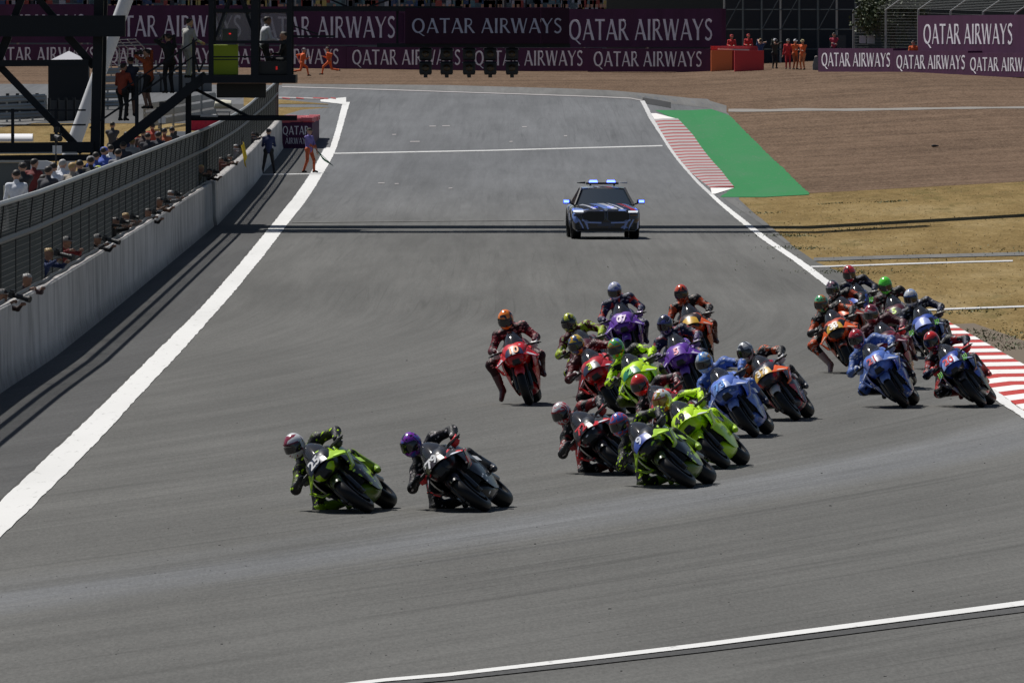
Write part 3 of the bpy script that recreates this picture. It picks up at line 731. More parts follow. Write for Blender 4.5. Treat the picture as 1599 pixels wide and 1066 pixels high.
# ================================================================== start gantry on the left
YG = 333.0; SG = F/YG
def G(px, py, dy=0.0): return at_y(px, py, YG+dy) if dy == 0 else at_y(px, py, YG)+V(0, dy, 0)
gt = tag(empty('start_gantry', (0, 0, 0)), 'dark steel start gantry with stairs, cabin and overhanging sign beam at left', 'gantry')
def gb(nm, a, b, wpx, dep=.3, dy=0.0, m=None):
    mb = MB(); A_, B_ = G(*a, dy), G(*b, dy); d = (B_-A_).normalized()
    mb.beam(A_, B_, dep, wpx/SG, up=(0, 0, 1) if abs(d.z) < .95 else (1, 0, 0)) if abs(d.z) < .95 else mb.beam(A_, B_, wpx/SG, dep, up=(0, 1, 0))
    return put(nm, mb.mesh(nm, 0), m or M['steel_dark'], gt)
def colm(px0, px1, py0, py1, wpx, dep=.35, dy=0.0, nm='column', m=None):
    A_, B_ = G(px0, py0, dy), G(px1, py1, dy); mb = MB(); x = wpx/SG/2; y = dep/2
    mb.loft([[(p.x-x, p.y-y, p.z), (p.x+x, p.y-y, p.z), (p.x+x, p.y+y, p.z), (p.x-x, p.y+y, p.z)] for p in (A_, B_)]); return put(nm, mb.mesh(nm, 0), m or M['steel_dark'], gt)
colm(145, 158, 357, -150, 15); colm(-14, -14, 357, -150, 18); colm(148, 160, 357, -150, 12, dy=2.6)
gb('beam', (-30, 41), (196, 41), 33, .5, -.45); gb('chord', (-30, 99.5), (138, 98), 10, .22, -.1); gb('chord', (-30, 232), (146, 230), 17, .5, -.1); gb('chord', (-30, 248), (146, 246), 10, .4, -.12)
gb('conduit', (-30, 239.5), (120, 238), 2, .1, -.4, M['galv'])
gb('diagonal', (-2, 103), (128, 238), 11, .22, .15); gb('diagonal', (104, 56), (146, 104), 12, .22, .15); gb('diagonal', (44, -30), (22, 26), 11, .22, .15); gb('diagonal', (38, -25), (86, 30), 10, .22, .32); gb('diagonal', (12, 56), (-6, 100), 13, .22, .15)
gb('railing', (-30, 172.5), (134, 172), 2.6, .05, -.3); gb('railing', (-30, 196), (134, 195), 2.6, .05, -.3)
for x in (20, 88): colm(x, x, 226, 170, 5, .08, -.3, 'railing_post')
for dy in (-.45, .55):
    gb('stair_stringer', (134, 266), (322, 118), 15, .12, dy)
    gb('handrail', (140, 200), (303, 88), 2.3, .045, dy); gb('handrail', (190, 141), (308, 62), 2.3, .045, dy)
    for x, y0_, y1_ in ((213, 206, 119), (281, 154, 76), (302, 138, 62)): colm(x, x, y0_, y1_, 4, .06, dy, 'railing_post')
tm = MB(); tm.box((0, 0, 0), (.30, .86, .04)); tmesh = tm.mesh('tread', 0)
for k in range(17):
    t_ = k/16; p = G(142+172*t_, 258-136*t_, .05); put('tread', tmesh, M['steel_dark'], gt, p)
def gbox(nm, x0, x1, y0, y1, d0, d1, m):
    a, b = G(x0, y1), G(x1, y0); mb = MB(); mb.box(((a.x+b.x)/2, YG+(d0+d1)/2, (a.z+b.z)/2), (b.x-a.x, d1-d0, b.z-a.z)); return put(nm, mb.mesh(nm, 0), m, gt)
gbox('platform_deck', 316, 462, 117, 130, -.7, 2.2, M['steel_dark'])
for dy in (-.62, 2.1):
    for x, w_ in ((330, 8), (398, 12), (452, 8)): colm(x, x, 118, -60, w_, .12, dy, 'cabin_post')
    for y_, h_ in ((17, 6), (66, 4.5), (89, 2.2)): gb('cabin_rail', (326, y_), (456, y_), h_, .08, dy+.02)
    gb('cabin_brace', (359, -6), (337, 58), 4, .06, dy+.1); gb('cabin_brace', (375, -6), (404, 72), 5, .06, dy+.1)
gb('cable_loop', (304, 84), (311, 113), 3, .05, -.6); gb('cable_loop', (311, 113), (321, 92), 3, .05, -.6)
pane = MB(); a, b = G(334, 64), G(448, 20); pane.box(((a.x+b.x)/2, YG+2.16, (a.z+b.z)/2), (b.x-a.x, .02, b.z-a.z)); put('pane', pane.mesh('pane', 0), mat('hazy_pane', (.30, .30, .36), .25, 0, 0, .45), gt)
colm(293, 293, 357, 130, 9, .18, .5, 'support_post')
mb = MB(); mb.tube([G(293, 184.5, .5), G(463, 184.5, .5)], 4.4/SG, 10); put('boom', mb.mesh('boom'), M['steel_dark'], gt)
mb = MB(); mb.tube([G(312, 181, .42), G(339, 181, .42)], 2.2/SG, 8); put('boom_sleeve', mb.mesh('boom_sleeve'), M['white_metal'], gt)
mb = MB(); mb.tube([G(297, 136, .5), G(388, 183, .5)], 2.4/SG, 8); put('boom_brace', mb.mesh('boom_brace'), M['steel_dark'], gt)
gb('sign_beam', (452, 14), (722, 14), 8, .3, .1); gb('sign_beam', (588, 71), (890, 71.5), 6, .3, .2); colm(620, 620, 74, 12, 4, .12, .2, 'hanger')
for x in (541, 672, 775, 821, 878): colm(x, x, 16, -190, 2.4, .08, .15, 'hanger')
gb('sign_strut', (455, 40), (497, 54), 2.2, .06, -.2); gb('sign_strut', (452, 57), (523, 57), 3.2, .1, -.2)
gb('sign_strut', (512, -2), (542, 11), 3, .06, .3); gb('sign_strut', (575, 11), (612, -2), 3, .06, .3)
# overhead lattice that carries the sign: its shadow crosses the track
zt = 9.2; x0, x1 = -16.0, 8.2
for yy_ in (-1.2, 1.4):
    for z in (zt, zt+1.2):
        mb = MB(); mb.beam((x0, YG+yy_, z), (x1, YG+yy_, z), .3, .3); put('truss_chord', mb.mesh('truss_chord', 0), M['steel_dark'], gt)
for k in range(17):
    mb = MB(); xa, xb = x0+(x1-x0)*k/17, x0+(x1-x0)*(k+1)/17
    mb.beam((xa, YG-1.2, zt), (xb, YG+1.4, zt), .2, .12); mb.beam((xa, YG-1.2, zt), (xb, YG-1.2, zt+1.2), .12, .14); put('truss_lacing', mb.mesh('truss_lacing', 0), M['steel_dark'], gt)
mb = MB(); mb.box(((x0+x1)/2, YG+.1, zt+.2), (x1-x0, 1.6, .06)); put('walkway', mb.mesh('walkway', 0), M['steel_dark'], gt)
mb = MB(); mb.box((-15.8, 338, 9.0), (9.2, 16, .25)); put('added_shade_roof', mb.mesh('added_shade_roof', 0), M['steel_dark'], gt)  # roof added above the view to shade the people on stairs and platform
fb = tag(empty('foot_bridge', (0, 0, 0)), 'dark bridge deck above the picture whose broad shadow crosses the track', 'bridge')
mb = MB(); mb.box((12, 341.5, 9.4), (72, 5.2, .5)); put('deck', mb.mesh('deck', 0), M['steel_dark'], fb)
for x in (-23, 47):
    mb = MB(); mb.box((x, 341.5, 4.6), (.8, 3, 9.2)); put('pier', mb.mesh('pier', 0), M['steel_dark'], fb)
# hanging sign
def gthing(nm, px, py, label, cat, dy=0.0): return tag(empty(nm, G(px, py, dy)), label, cat)
sg = gthing('hanging_sign', 632, 68.5, 'dark burgundy airline sign hanging from the gantry above the start lights', 'sign', -.1)
w_ = (889-632)/SG; h_ = 55.5/SG
mb = MB(); mb.box((w_*.412, .12, h_/2), (w_*.824-.01, .24, h_)); put('panel', mb.mesh('panel', 0), M['purple2'], sg)
mb = MB(); mb.box((w_*.912, .12, h_/2), (w_*.176-.02, .24, h_)); put('panel', mb.mesh('panel', 0), M['purple2'], sg)
lettering('QATAR AIRWAYS', 234/SG, 23/SG, mat('dim_lettering', (.42, .43, .56), .6), sg, (11/SG, 0, 16.5/SG))
mb = MB(); mb.box((-6/SG, .2, h_*.45), (9/SG, .1, h_*.8)); put('side_strip', mb.mesh('side_strip', 0), M['purple'], sg)
# start lights
def start_light(px, label):
    r = tag(empty('start_light', G(px, 119, .05)), label, 'start light', 'start lights under the hanging sign')
    u = 1/SG
    for z0, z1 in ((2, 23), (24, 44)):
        mb = MB(); mb.loft([[(-x*u, y, z*u), (x*u, y, z*u), (x*u, .3, z*u), (-x*u, .3, z*u)] for x, y, z in ((8.5, .04, z0), (9.8, 0, z0+3), (9.8, 0, z1-3), (8.5, .04, z1))]); hs = put('housing', mb.mesh('housing'), M['steel_black'], r)
        zc = (z0+z1)/2*u
        ln = MB(); ln.lathe([(.001, -.03), (.07, -.024), (.1, -.005)], (0, 0, zc), 16); put('lens', ln.mesh('lens'), mat('unlit_lens', (.05, .035, .02), .2), hs)
        vz = MB(); vz.loft([[(.13*math.cos(t), y, zc+.13*math.sin(t)) for t in np.linspace(R(15), R(165), 9)] for y in (0, -.16)], 0, False, False); put('hood', vz.mesh('hood', 35, .006), M['steel_black'], hs)
        for sx in (-1, 1):
            bl = MB(); bl.box((sx*10.2*u, .1, (z1-2)*u), (.03, .05, .03)); put('bolt', bl.mesh('bolt', 0), M['galv'], hs)
    mb = MB(); mb.box((0, .12, 0), (6*u, .12, 5*u)); put('bottom_bracket', mb.mesh('b', 0), M['steel_black'], r)
    mb = MB(); mb.box((0, .12, 46.5*u), (10*u, .14, 6*u)); put('top_bracket', mb.mesh('b', 0), M['steel_black'], r)
for px, lb in ((664, 'leftmost of the five unlit start lights under the hanging sign'), (697, 'second from left of the five unlit start lights'), (732, 'middle one of the five unlit start lights'), (765, 'fourth from left of the five unlit start lights'), (799, 'rightmost of the five unlit start lights')): start_light(px, lb)
# equipment on the platform
def eq(nm, x0, x1, y0, y1, d0, dd, m, label, cat):
    r = gthing(nm, (x0+x1)/2, y1, label, cat, d0); w_, h_ = (x1-x0)/SG, (y1-y0)/SG
    mb = MB(); bm_ = .02; mb.loft([[(-x, -y, z), (x, -y, z), (x, y, z), (-x, y, z)] for x, y, z in ((w_/2-bm_, dd/2-bm_, 0), (w_/2, dd/2, bm_), (w_/2, dd/2, h_-bm_), (w_/2-bm_, dd/2-bm_, h_))]); put('body', mb.mesh('body', 20), m, r); return r, w_, h_
lime = mat('lime_cover', (.36, .46, .015), .6)
r_, w_, h_ = eq('equipment_case', 332, 371, 70, 117, .2, .6, lime, 'bright lime green equipment case standing on the gantry platform', 'case')
mb = MB(); mb.box((0, -.31, h_*.5), (w_*.98, .02, .03)); put('lid_seam', mb.mesh('s', 0), M['steel_black'], r_)
r_, w_, h_ = eq('control_unit', 347, 370, 45, 65, .25, .35, mat('grey_green_case', (.06, .075, .07), .5), 'grey control unit with a red light on the gantry rail', 'control unit')
mb = MB(); mb.box((0, -.18, h_*.6), (.06, .02, .035)); put('red_lamp', mb.mesh('s', 0), mat('red_lamp', (.6, .02, .02), .4, emit=(1, .03, .03), es=.6), r_)
r_, w_, h_ = eq('cabinet', 402, 452, 96, 117, -.1, .7, M['steel_black'], 'dark cabinet with a red light on the right of the platform', 'cabinet')
mb = MB(); mb.box((w_*.1, -.36, h_*.5), (.05, .02, .1)); put('red_lamp', mb.mesh('s', 0), mat('red_lamp', (.6, .02, .02), .4, emit=(1, .03, .03), es=.25), r_)
r_, w_, h_ = eq('loudspeaker', 337, 414, 130.5, 153, .8, .5, M['steel_black'], 'black box hanging under the gantry platform', 'box')
# leaning white column behind the gantry
YC = 381.0; a = at_y(78, 324, YC); b = at_y(214, -48, YC)
mb = MB(); mb.tube([a-V(.1, 0, .3), a.lerp(b, .5), b], [.25, .24, .23], 18); cl_ = put('column', mb.mesh('column'), M['white_metal'])
bs = MB(); bs.lathe([(.001, .25), (.42, .22), (.45, 0)], (0, 0, 0), 18, axis='z')
r_ = tag(empty('leaning_column', (0, 0, 0)), 'thick white round column leaning to the right behind the steel tower', 'column'); cl_.parent = r_; put('base', bs.mesh('base'), M['white_metal'], r_, (a.x, a.y, 0))
# raised stand behind the wall for the teams
mb = MB(); mb.box((-12.2, 335, .8), (4.6, 200, .1)); stg = tag(empty('pit_stand', (0, 0, 0)), 'raised team stand behind the mesh fence', 'stand'); put('deck', mb.mesh('deck', 0), mat('stand_deck', (.16, .16, .16), .8), stg)
for k in range(14):
    mb = MB(); mb.box((-12.2, 240+k*14.6, .37), (4.2, .15, .73)); put('leg_frame', mb.mesh('l', 0), M['steel_black'], stg)
# far left infield things
def bxthing(nm, px, py, label, cat): return tag(empty(nm, at(px, py)), label, cat)
tn = bxthing('gazebo', 106, 165, 'black sided gazebo with a pointed grey roof seen through the tower', 'gazebo'); s_ = F/at(106, 165).y
w_ = 68/s_; h_ = 68/s_
mb = MB(); mb.box((0, 1, h_/2), (w_*.92, 2, h_)); put('side_walls', mb.mesh('s', 0), mat('black_canvas', (.012, .013, .016), .8), tn)
mb = MB(); mb.add([(-w_*.5, -.1, h_), (w_*.5, -.1, h_), (w_*.5, 2.1, h_), (-w_*.5, 2.1, h_), (0, 1, h_+.55), (-w_*.5, -.1, h_-.12), (w_*.5, -.1, h_-.12), (w_*.5, 2.1, h_-.12), (-w_*.5, 2.1, h_-.12)], [(0, 1, 4), (1, 2, 4), (2, 3, 4), (3, 0, 4), (0, 5, 6, 1), (1, 6, 7, 2), (2, 7, 8, 3), (3, 8, 5, 0)]); put('roof', mb.mesh('r', 0), mat('grey_canvas', (.42, .42, .46), .7), tn)
def armco(a, b, label, n=5, hz=(.35, .7, 1.05)):
    A_, B_ = at(*a), at(*b); r = tag(empty('guard_rail', (0, 0, 0)), label, 'guard rail')
    for z in hz:
        mb = MB(); prof = [(0, -.15), (.05, -.08), (0, 0), (.05, .08), (0, .15)]
        mb.loft([[(p.x, p.y-d_, p.z+z+q) for d_, q in prof] for p in (A_, A_.lerp(B_, .5), B_)], 0, False, False); put('rail', mb.mesh('rail', 30, .01), M['galv'], r)
    pm_ = MB(); pm_.box((0, .12, .6), (.1, .1, 1.2)); pmm = pm_.mesh('post', 0)
    for k in range(n): put('post', pmm, M['galv'], r, A_.lerp(B_, k/(n-1)))
armco((150, 172), (185, 171), 'stacked grey guard rails left of the stairs', 3, (.3, .7, 1.1, 1.5, 1.9)); armco((225, 205), (335, 185), 'grey guard rail behind the lower stairs', 6, (.3, .7, 1.1)); armco((-10, 192), (70, 188), 'dark guard rail at the far left edge', 5, (.3, .7, 1.1)); armco((185, 128), (330, 128), 'distant pale guard rail beyond the stairs', 6, (.4, .8))
aw = tag(empty('covered_barrier', at(-30, 236)), 'long low barrier with a white rounded cover at far left', 'barrier'); s_ = F/at(-30, 236).y; w_ = 80/s_
mb = MB(); mb.box((w_/2, .6, .18), (w_, 1.1, .36)); put('base', mb.mesh('b', 0), mat('tan_base', (.3, .24, .15), .9), aw)
mb = MB(); mb.loft([[(x, .6+.62*math.cos(t), .40+.34*math.sin(t)) for t in np.linspace(0, math.pi, 10)] for x in (0, w_*.5, w_)]); put('cover', mb.mesh('c'), mat('white_cover', (.78, .78, .8), .6), aw)
cf = tag(empty('debris_fence', (0, 0, 0)), 'bent topped debris fence panels left of the people on the stairs', 'fence'); cfp = []
for k in range(6): p = at(160+k*13, 124-k*.6); cfp.append(p)
pmm = MB(); pmm.tube([(0, 0, 0), (0, 0, 1.7)], .04, 6); pmm.tube([(0, 0, 1.7), (-.5, -.4, 2.2)], .03, 6); pmm = pmm.mesh('post')
for p in cfp: put('post', pmm, M['galv'], cf, p)
mb = MB()
for z in np.arange(.2, 1.75, .2): mb.tube([p+V(0, 0, z) for p in cfp], .012, 4, 0, False)
for k in (.3, .65, 1): mb.tube([p+V(-.5*k, -.4*k, 1.7+.5*k) for p in cfp], .015, 4, 0, False)
tag(put('wire_mesh', mb.mesh('w', 0), M['galv'], cf), kind='stuff')

def panel_barrier(a, b, n, hgt, label, m):
    A_, B_ = at(*a), at(*b); r = tag(empty('panel_barrier', A_), label, 'barrier'); w_ = (B_-A_).length/n; an = math.atan2(B_.y-A_.y, B_.x-A_.x); r.rotation_euler.z = an
    mb = MB(); mb.box((0, 0, hgt/2), (w_*.94, .08, hgt)); pm_ = mb.mesh('panel', 0); mb = MB(); mb.box((0, -.02, hgt/2+.06), (.08, .14, hgt+.12)); po_ = mb.mesh('post', 0)
    for k in range(n): put('panel', pm_, m, r, (w_*(k+.5), 0, 0)); put('post', po_, M['steel_black'], r, (w_*k, 0, 0))
panel_barrier((-20, 188), (72, 184), 6, 1.15, 'dark panel barrier behind the diagonal of the steel tower', mat('dark_panel', (.05, .055, .06), .7))
panel_barrier((76, 190), (140, 187), 5, 1.0, 'black panel barrier below the gazebo', mat('black_panel', (.02, .022, .026), .7))
panel_barrier((185, 146), (330, 143), 9, .9, 'grey panel barrier far behind the people on the stairs', mat('grey_panel_paint', (.12, .125, .13), .7))
# ================================================================== hands and helmets (shared)
def hand_bones(s=1.0, glove=0.0):
    b = []; p = [(-.02, 0, 0), (.05, 0, 0)]
    for dy in (-.028, -.01, .01, .028): b.append(((0, dy*.7, 0), (.085, dy, .004), .022+glove, .016+glove, 0))
    for dy, ln in ((-.034, .7), (-.012, .95), (.011, 1.0), (.033, .88)):
        a0 = Vector((.088, dy, .004)); a1 = a0+V(.034*ln, 0, -.012); a2 = a1+V(.006, 0, -.034*ln); a3 = a2+V(-.026, 0, -.014*ln)
        b += [(a0, a1, .0115+glove, .0105+glove, 0), (a1, a2, .0105+glove, .0095+glove, 0), (a2, a3, .0095+glove, .0085+glove, 0)]
    t0 = Vector((.02, .03, -.006)); t1 = t0+V(.032, .026, -.018); t2 = t1+V(.03, .0, -.024)
    b += [(t0, t1, .016+glove, .013+glove, 0), (t1, t2, .0125+glove, .0095+glove, 0), ((-.06, 0, 0), (0, 0, 0), .026+glove*2, .025+glove*2, 0)]
    return b
GLOVE = nets_mesh('glove', hand_bones(1, .003), .0075, .008); HAND = nets_mesh('hand', hand_bones(), .0085, .008)
def ring_sphere(fn, nu=22, nv=14):
    mb = MB(); rings = []
    for i in range(nv+1):
        v = -math.pi/2+math.pi*i/nv; rings.append([fn(2*math.pi*k/nu, v) for k in range(nu)])
    mb.loft(rings, 0, True); return mb
def hel(u, v, grow=0.0):
    # full face helmet looking along +x: chin bar pushed forward, back spoiler, flat bottom
    x, y, z = math.cos(u)*math.cos(v), math.sin(u)*math.cos(v), math.sin(v)
    rx, ry, rz = .152+grow, .122+grow, .148+grow
    X, Y_, Z_ = x*rx, y*ry, z*rz
    if z < 0: X += max(x, 0)*.018*min(1, -z*2.2)+(.012 if x > 0 else -.0)*(-z); Z_ = Z_*.98; Y_ *= 1+.04*z
    if x < -.2 and -.3 < z < .55: X -= .022*(-x)*math.exp(-((z-.15)/.3)**2)
    Z_ = max(Z_, -.135)
    return Vector((X, Y_, Z_))
HELM = ring_sphere(hel, 26, 18).mesh('helmet', 60)
mb = MB(); mb.loft([[hel(u, v, .004) for u in np.linspace(-1.12, 1.12, 15)] for v in np.linspace(-.36, .34, 6)], 0, False, False); VISOR = mb.mesh('visor', 60, -.004)
mb = MB(); mb.loft([[hel(u, v, .006) for u in np.linspace(-.95, .95, 9)] for v in (.30, .42)], 0, False, False); VSTRIP = mb.mesh('visor_strip', 60, -.004)
_hm = {}
def helmet_mat(a, b, d, seed):
    k = (a, b, d, seed)
    if k in _hm: return _hm[k]
    m = bpy.data.materials.new('helmet_paint'); m.use_nodes = True; n = NT(m); n.b.inputs['Roughness'].default_value = .22; n.b.inputs['Coat Weight'].default_value = .6
    no = n.noise(n.mapping((1, 1, 1), (seed*3.1, seed*1.7, seed)), 7.5, 1.0, .5, 1.5)
    col = n.ramp(no, [(0, b), (.43, a), (.60, d)], 'CONSTANT'); n.color(col); _hm[k] = m; return m
_sm = {}
def suit_mat(a, b, d=(.6, .6, .6), amt=.5, seed=0):
    k = (a, b, d, amt, seed)
    if k in _sm: return _sm[k]
    m = bpy.data.materials.new('leather_suit'); m.use_nodes = True; n = NT(m); n.b.inputs['Roughness'].default_value = .42
    no = n.noise(n.mapping((1, 1, 1), (seed*2.3, seed, 0)), 6.0, 1, .5, 1.0)
    v = n.vor(n.mapping((1, 1, 2.0), (seed, 0, 0)), 15.0); sp = n.n('ShaderNodeSeparateColor'); n.l(v, sp.inputs[0])
    col = n.mix(sm(n, no, .52, .54) if amt >= .5 else sm(n, no, .57, .59), a, b)
    edge = n.vor(n.mapping((1, 1, 2.0), (seed, 0, 0)), 15.0, 'Distance')
    pat = n.math('MULTIPLY', sm(n, sp.outputs[0], .66, .67), n.math('SUBTRACT', 1.0, sm(n, edge, .34, .38)))
    col = n.mix(pat, col, d); n.color(col); n.b.inputs['Roughness'].default_value = .5; n.b.inputs['Specular IOR Level'].default_value = .22; n.bump(n.noise(n.mapping((1, 1, 1)), 22.0, 3, .6, .6), .5, .03); _sm[k] = m; return m
_pm = {}
def bike_paint(a, b, d, seed, amt=.56):
    k = (a, b, d, seed, amt)
    if k in _pm: return _pm[k]
    m = bpy.data.materials.new('fairing_paint'); m.use_nodes = True; n = NT(m); n.b.inputs['Roughness'].default_value = .35; n.b.inputs['Coat Weight'].default_value = .4; n.b.inputs['Coat Roughness'].default_value = .06; n.b.inputs['Specular IOR Level'].default_value = .3
    no = n.noise(n.mapping((1, .0, 1.6), (seed*1.9, 0, seed), (0, .6, 0)), 3.2, .5, .5, .6)
    v = n.vor(n.mapping((1, 1, 2.4), (seed, 0, 0)), 9.0); sp = n.n('ShaderNodeSeparateColor'); n.l(v, sp.inputs[0]); ed = n.vor(n.mapping((1, 1, 2.4), (seed, 0, 0)), 9.0, 'Distance')
    col = n.mix(sm(n, no, amt, amt+.012), a, b)
    pat = n.math('MULTIPLY', sm(n, sp.outputs[1], .83, .84), n.math('SUBTRACT', 1.0, sm(n, ed, .25, .29)))
    n.color(n.mix(pat, col, d)); _pm[k] = m; return m

# ================================================================== the motorcycle: meshes shared by all machines (x forward, y left, z up)
WF, WR = V(.70, 0, .30), V(-.72, 0, .325)
BK = {}
def tyre(R_, d, w_):
    mb = MB(); mb.lathe([((R_-d)+d*math.cos(t), w_*math.sin(t)) for t in np.linspace(-R(112), R(112), 13)], (0, 0, 0), 40, closed=True); return mb.mesh('tyre', 50)
def rim(R_, w_):
    mb = MB(); mb.lathe([(R_, -w_), (R_, w_), (R_-.018, w_*.9), (R_-.025, 0), (R_-.018, -w_*.9)], (0, 0, 0), 32, closed=True)
    for k in range(6):
        t = 2*math.pi*k/6; mb.beam((math.cos(t)*.03, 0, math.sin(t)*.03), (math.cos(t)*(R_-.01), 0, math.sin(t)*(R_-.01)), .032, .022, up=(0, 1, 0))
    mb.lathe([(.045, -.06), (.045, .06), (.012, .06), (.012, -.06)], (0, 0, 0), 14, closed=True); return mb.mesh('rim', 40)
BK['tf'], BK['tr'] = tyre(.30, .064, .068), tyre(.325, .085, .1)
BK['rf'], BK['rr'] = rim(.225, .05), rim(.225, .08)
mb = MB()
for s_ in (-1, 1): mb.lathe([(.165, s_*.072-.003), (.165, s_*.072+.003), (.09, s_*.072+.003), (.09, s_*.072-.003)], (0, 0, 0), 28, closed=True)
BK['disc_l'] = None
def disc(s_):
    mb = MB(); mb.lathe([(.165, s_*.076-.003), (.165, s_*.076+.003), (.085, s_*.076+.003), (.085, s_*.076-.003)], (0, 0, 0), 28, closed=True); return mb.mesh('brake_disc', 30)
BK['disc'] = (disc(1), disc(-1))
def fork(s_):
    mb = MB(); mb.tube([(.715, s_*.105, .28), (.655, s_*.105, .50)], .034, 10); mb.tube([(.66, s_*.105, .48), (.50, s_*.105, .93)], .026, 10)
    mb.box((.66, s_*.1, .27), (.10, .045, .09)); return mb.mesh('fork', 40)
BK['fork'] = (fork(1), fork(-1))
mb = MB(); rings = []
for t in np.linspace(R(42), R(150), 12):
    k = math.sin((t-R(42))/R(108)*math.pi); wv = .06+.022*min(1, k*2.5)
    rr = .318; rings.append([(.70+(rr+q)*math.cos(t), y, .30+(rr+q)*math.sin(t)) for y, q in ((-wv, -.055), (-wv*.85, -.008), (-wv*.4, .012), (0, .016), (wv*.4, .012), (wv*.85, -.008), (wv, -.055))])
mb.loft(rings, 0, False, False); BK['fender'] = mb.mesh('front_fender', 50, .004)
def sup(x, zc, hw, hz, top=2.4, n=20, ex=2.6):
    r = []
    for k in range(n):
        t = 2*math.pi*k/n; cx_, cz_ = math.cos(t), math.sin(t)
        r.append(Vector((x, math.copysign(abs(cx_)**(2/ex), cx_)*hw, zc+math.copysign(abs(cz_)**(2/ex), cz_)*hz)))
    return r
mb = MB(); mb.loft([sup(x, zc, hw, hz) for x, zc, hw, hz in ((.90, .735, .035, .028), (.885, .74, .075, .055), (.83, .76, .125, .095), (.74, .785, .165, .145), (.62, .80, .195, .185), (.5, .79, .215, .2), (.40, .78, .225, .2))]); BK['nose'] = mb.mesh('nose_cowl', 40)
mb = MB(); rows = []
for t in np.linspace(0, 1, 8):
    x = .70-.36*t; z = .925+.235*math.sin(t*1.35)/math.sin(1.35); hw = .155+.03*t-.06*t*t
    rows.append([(x-.10*(a*a), a*hw, z-.085*(a*a)-.02*abs(a)**3) for a in np.linspace(-1, 1, 11)])
mb.loft(rows, 0, False, False); BK['screen'] = mb.mesh('windscreen', 60, .004)
mb = MB(); mb.loft([sup(x, zc, hw, hz, n=14, ex=5) for x, zc, hw, hz in ((.905, .705, .055, .035), (.86, .70, .07, .05), (.80, .70, .075, .055))]); BK['intake'] = mb.mesh('air_intake', 40)
def side(s_):
    mb = MB(); cols = []
    for x, zt_, zb_, y0_, y1_ in ((.56, .80, .50, .215, .185), (.46, .83, .36, .250, .20), (.32, .86, .24, .262, .18), (.15, .84, .18, .258, .165), (-.05, .78, .17, .24, .155), (-.22, .66, .19, .21, .15), (-.32, .52, .22, .18, .14)):
        col = []
        for t in np.linspace(0, 1, 8):
            z = zt_+(zb_-zt_)*t; y = y0_+(y1_-y0_)*t**1.5+.028*math.sin(t*math.pi); col.append((x, s_*y, z))
        col = [(x-.02, s_*(y0_-.09), zt_+.035)]+col; cols.append(col)
    mb.loft(cols, 0, False, False); return mb.mesh('side_fairing', 50, .006*s_)
BK['side'] = (side(1), side(-1))
mb = MB(); mb.loft([sup(x, zc, hw, hz, n=16) for x, zc, hw, hz in ((.40, .30, .10, .07), (.32, .27, .145, .11), (.1, .24, .16, .11), (-.15, .24, .155, .1), (-.34, .27, .12, .07))]); BK['belly'] = mb.mesh('belly_pan', 40)
mb = MB(); mb.box((.415, 0, .52), (.03, .34, .38)); 
for k in range(9): mb.box((.433, 0, .36+k*.04), (.008, .33, .008))
BK['radiator'] = mb.mesh('radiator', 0)
mb = MB(); mb.loft([sup(x, zc, hw, hz, n=14) for x, zc, hw, hz in ((.38, .55, .15, .22), (.2, .52, .17, .26), (-.1, .52, .165, .26), (-.3, .52, .12, .2))]); mb.beam((.4, .11, .86), (-.3, .13, .6), .05, .12); mb.beam((.4, -.11, .86), (-.3, -.13, .6), .05, .12); BK['engine'] = mb.mesh('engine', 40)
mb = MB(); mb.loft([sup(x, zc, hw, hz, n=16, ex=2.3) for x, zc, hw, hz in ((.36, .90, .10, .07), (.28, .92, .16, .10), (.1, .92, .175, .115), (-.08, .89, .15, .10), (-.2, .85, .115, .06))]); BK['tank'] = mb.mesh('fuel_tank', 50)
mb = MB(); mb.loft([sup(x, zc, hw, hz, n=14, ex=3) for x, zc, hw, hz in ((-.14, .80, .11, .035), (-.3, .80, .14, .04), (-.52, .83, .14, .06), (-.66, .93, .12, .085), (-.82, .98, .085, .06), (-.96, 1.0, .04, .03))]); BK['tail'] = mb.mesh('tail_unit', 40)
mb = MB()
for s_ in (-1, 1): mb.tube([(-.2, s_*.11, .42), (-.45, s_*.145, .40), (-.74, s_*.13, .325)], [.05, .045, .035], 8)
mb.tube([(-.22, -.13, .43), (-.22, .13, .43)], .05, 8); BK['swing'] = mb.mesh('swing_arm', 40)
mb = MB(); mb.tube([(.1, -.10, .30), (-.15, -.17, .24), (-.38, -.19, .33), (-.62, -.18, .5), (-.70, -.18, .56)], [.035, .04, .04, .055, .055], 10); BK['exhaust'] = mb.mesh('exhaust', 50)
def hbar(s_):
    mb = MB(); mb.tube([(.47, s_*.10, .90), (.44, s_*.22, .895), (.40, s_*.37, .88)], .016, 8); mb.tube([(.41, s_*.26, .89), (.395, s_*.385, .88)], .021, 8)
    mb.tube([(.45, s_*.22, .905), (.50, s_*.27, .90), (.47, s_*.37, .885)], .008, 6); mb.tube([(.40, s_*.375, .88), (.47, s_*.415, .875), (.54, s_*.36, .885)], .009, 6); return mb.mesh('handlebar', 40)
BK['bar'] = (hbar(1), hbar(-1))
def wing(s_):
    mb = MB()
    a = [(.84, .115, .80), (.60, .20, .86), (.60, .21, .845), (.84, .12, .785)]; b = [(.72, .335, .685), (.54, .345, .70), (.54, .345, .688), (.72, .335, .672)]
    mb.loft([[(x, s_*y, z) for x, y, z in a], [(x, s_*y, z) for x, y, z in b]]); return mb.mesh('winglet', 20)
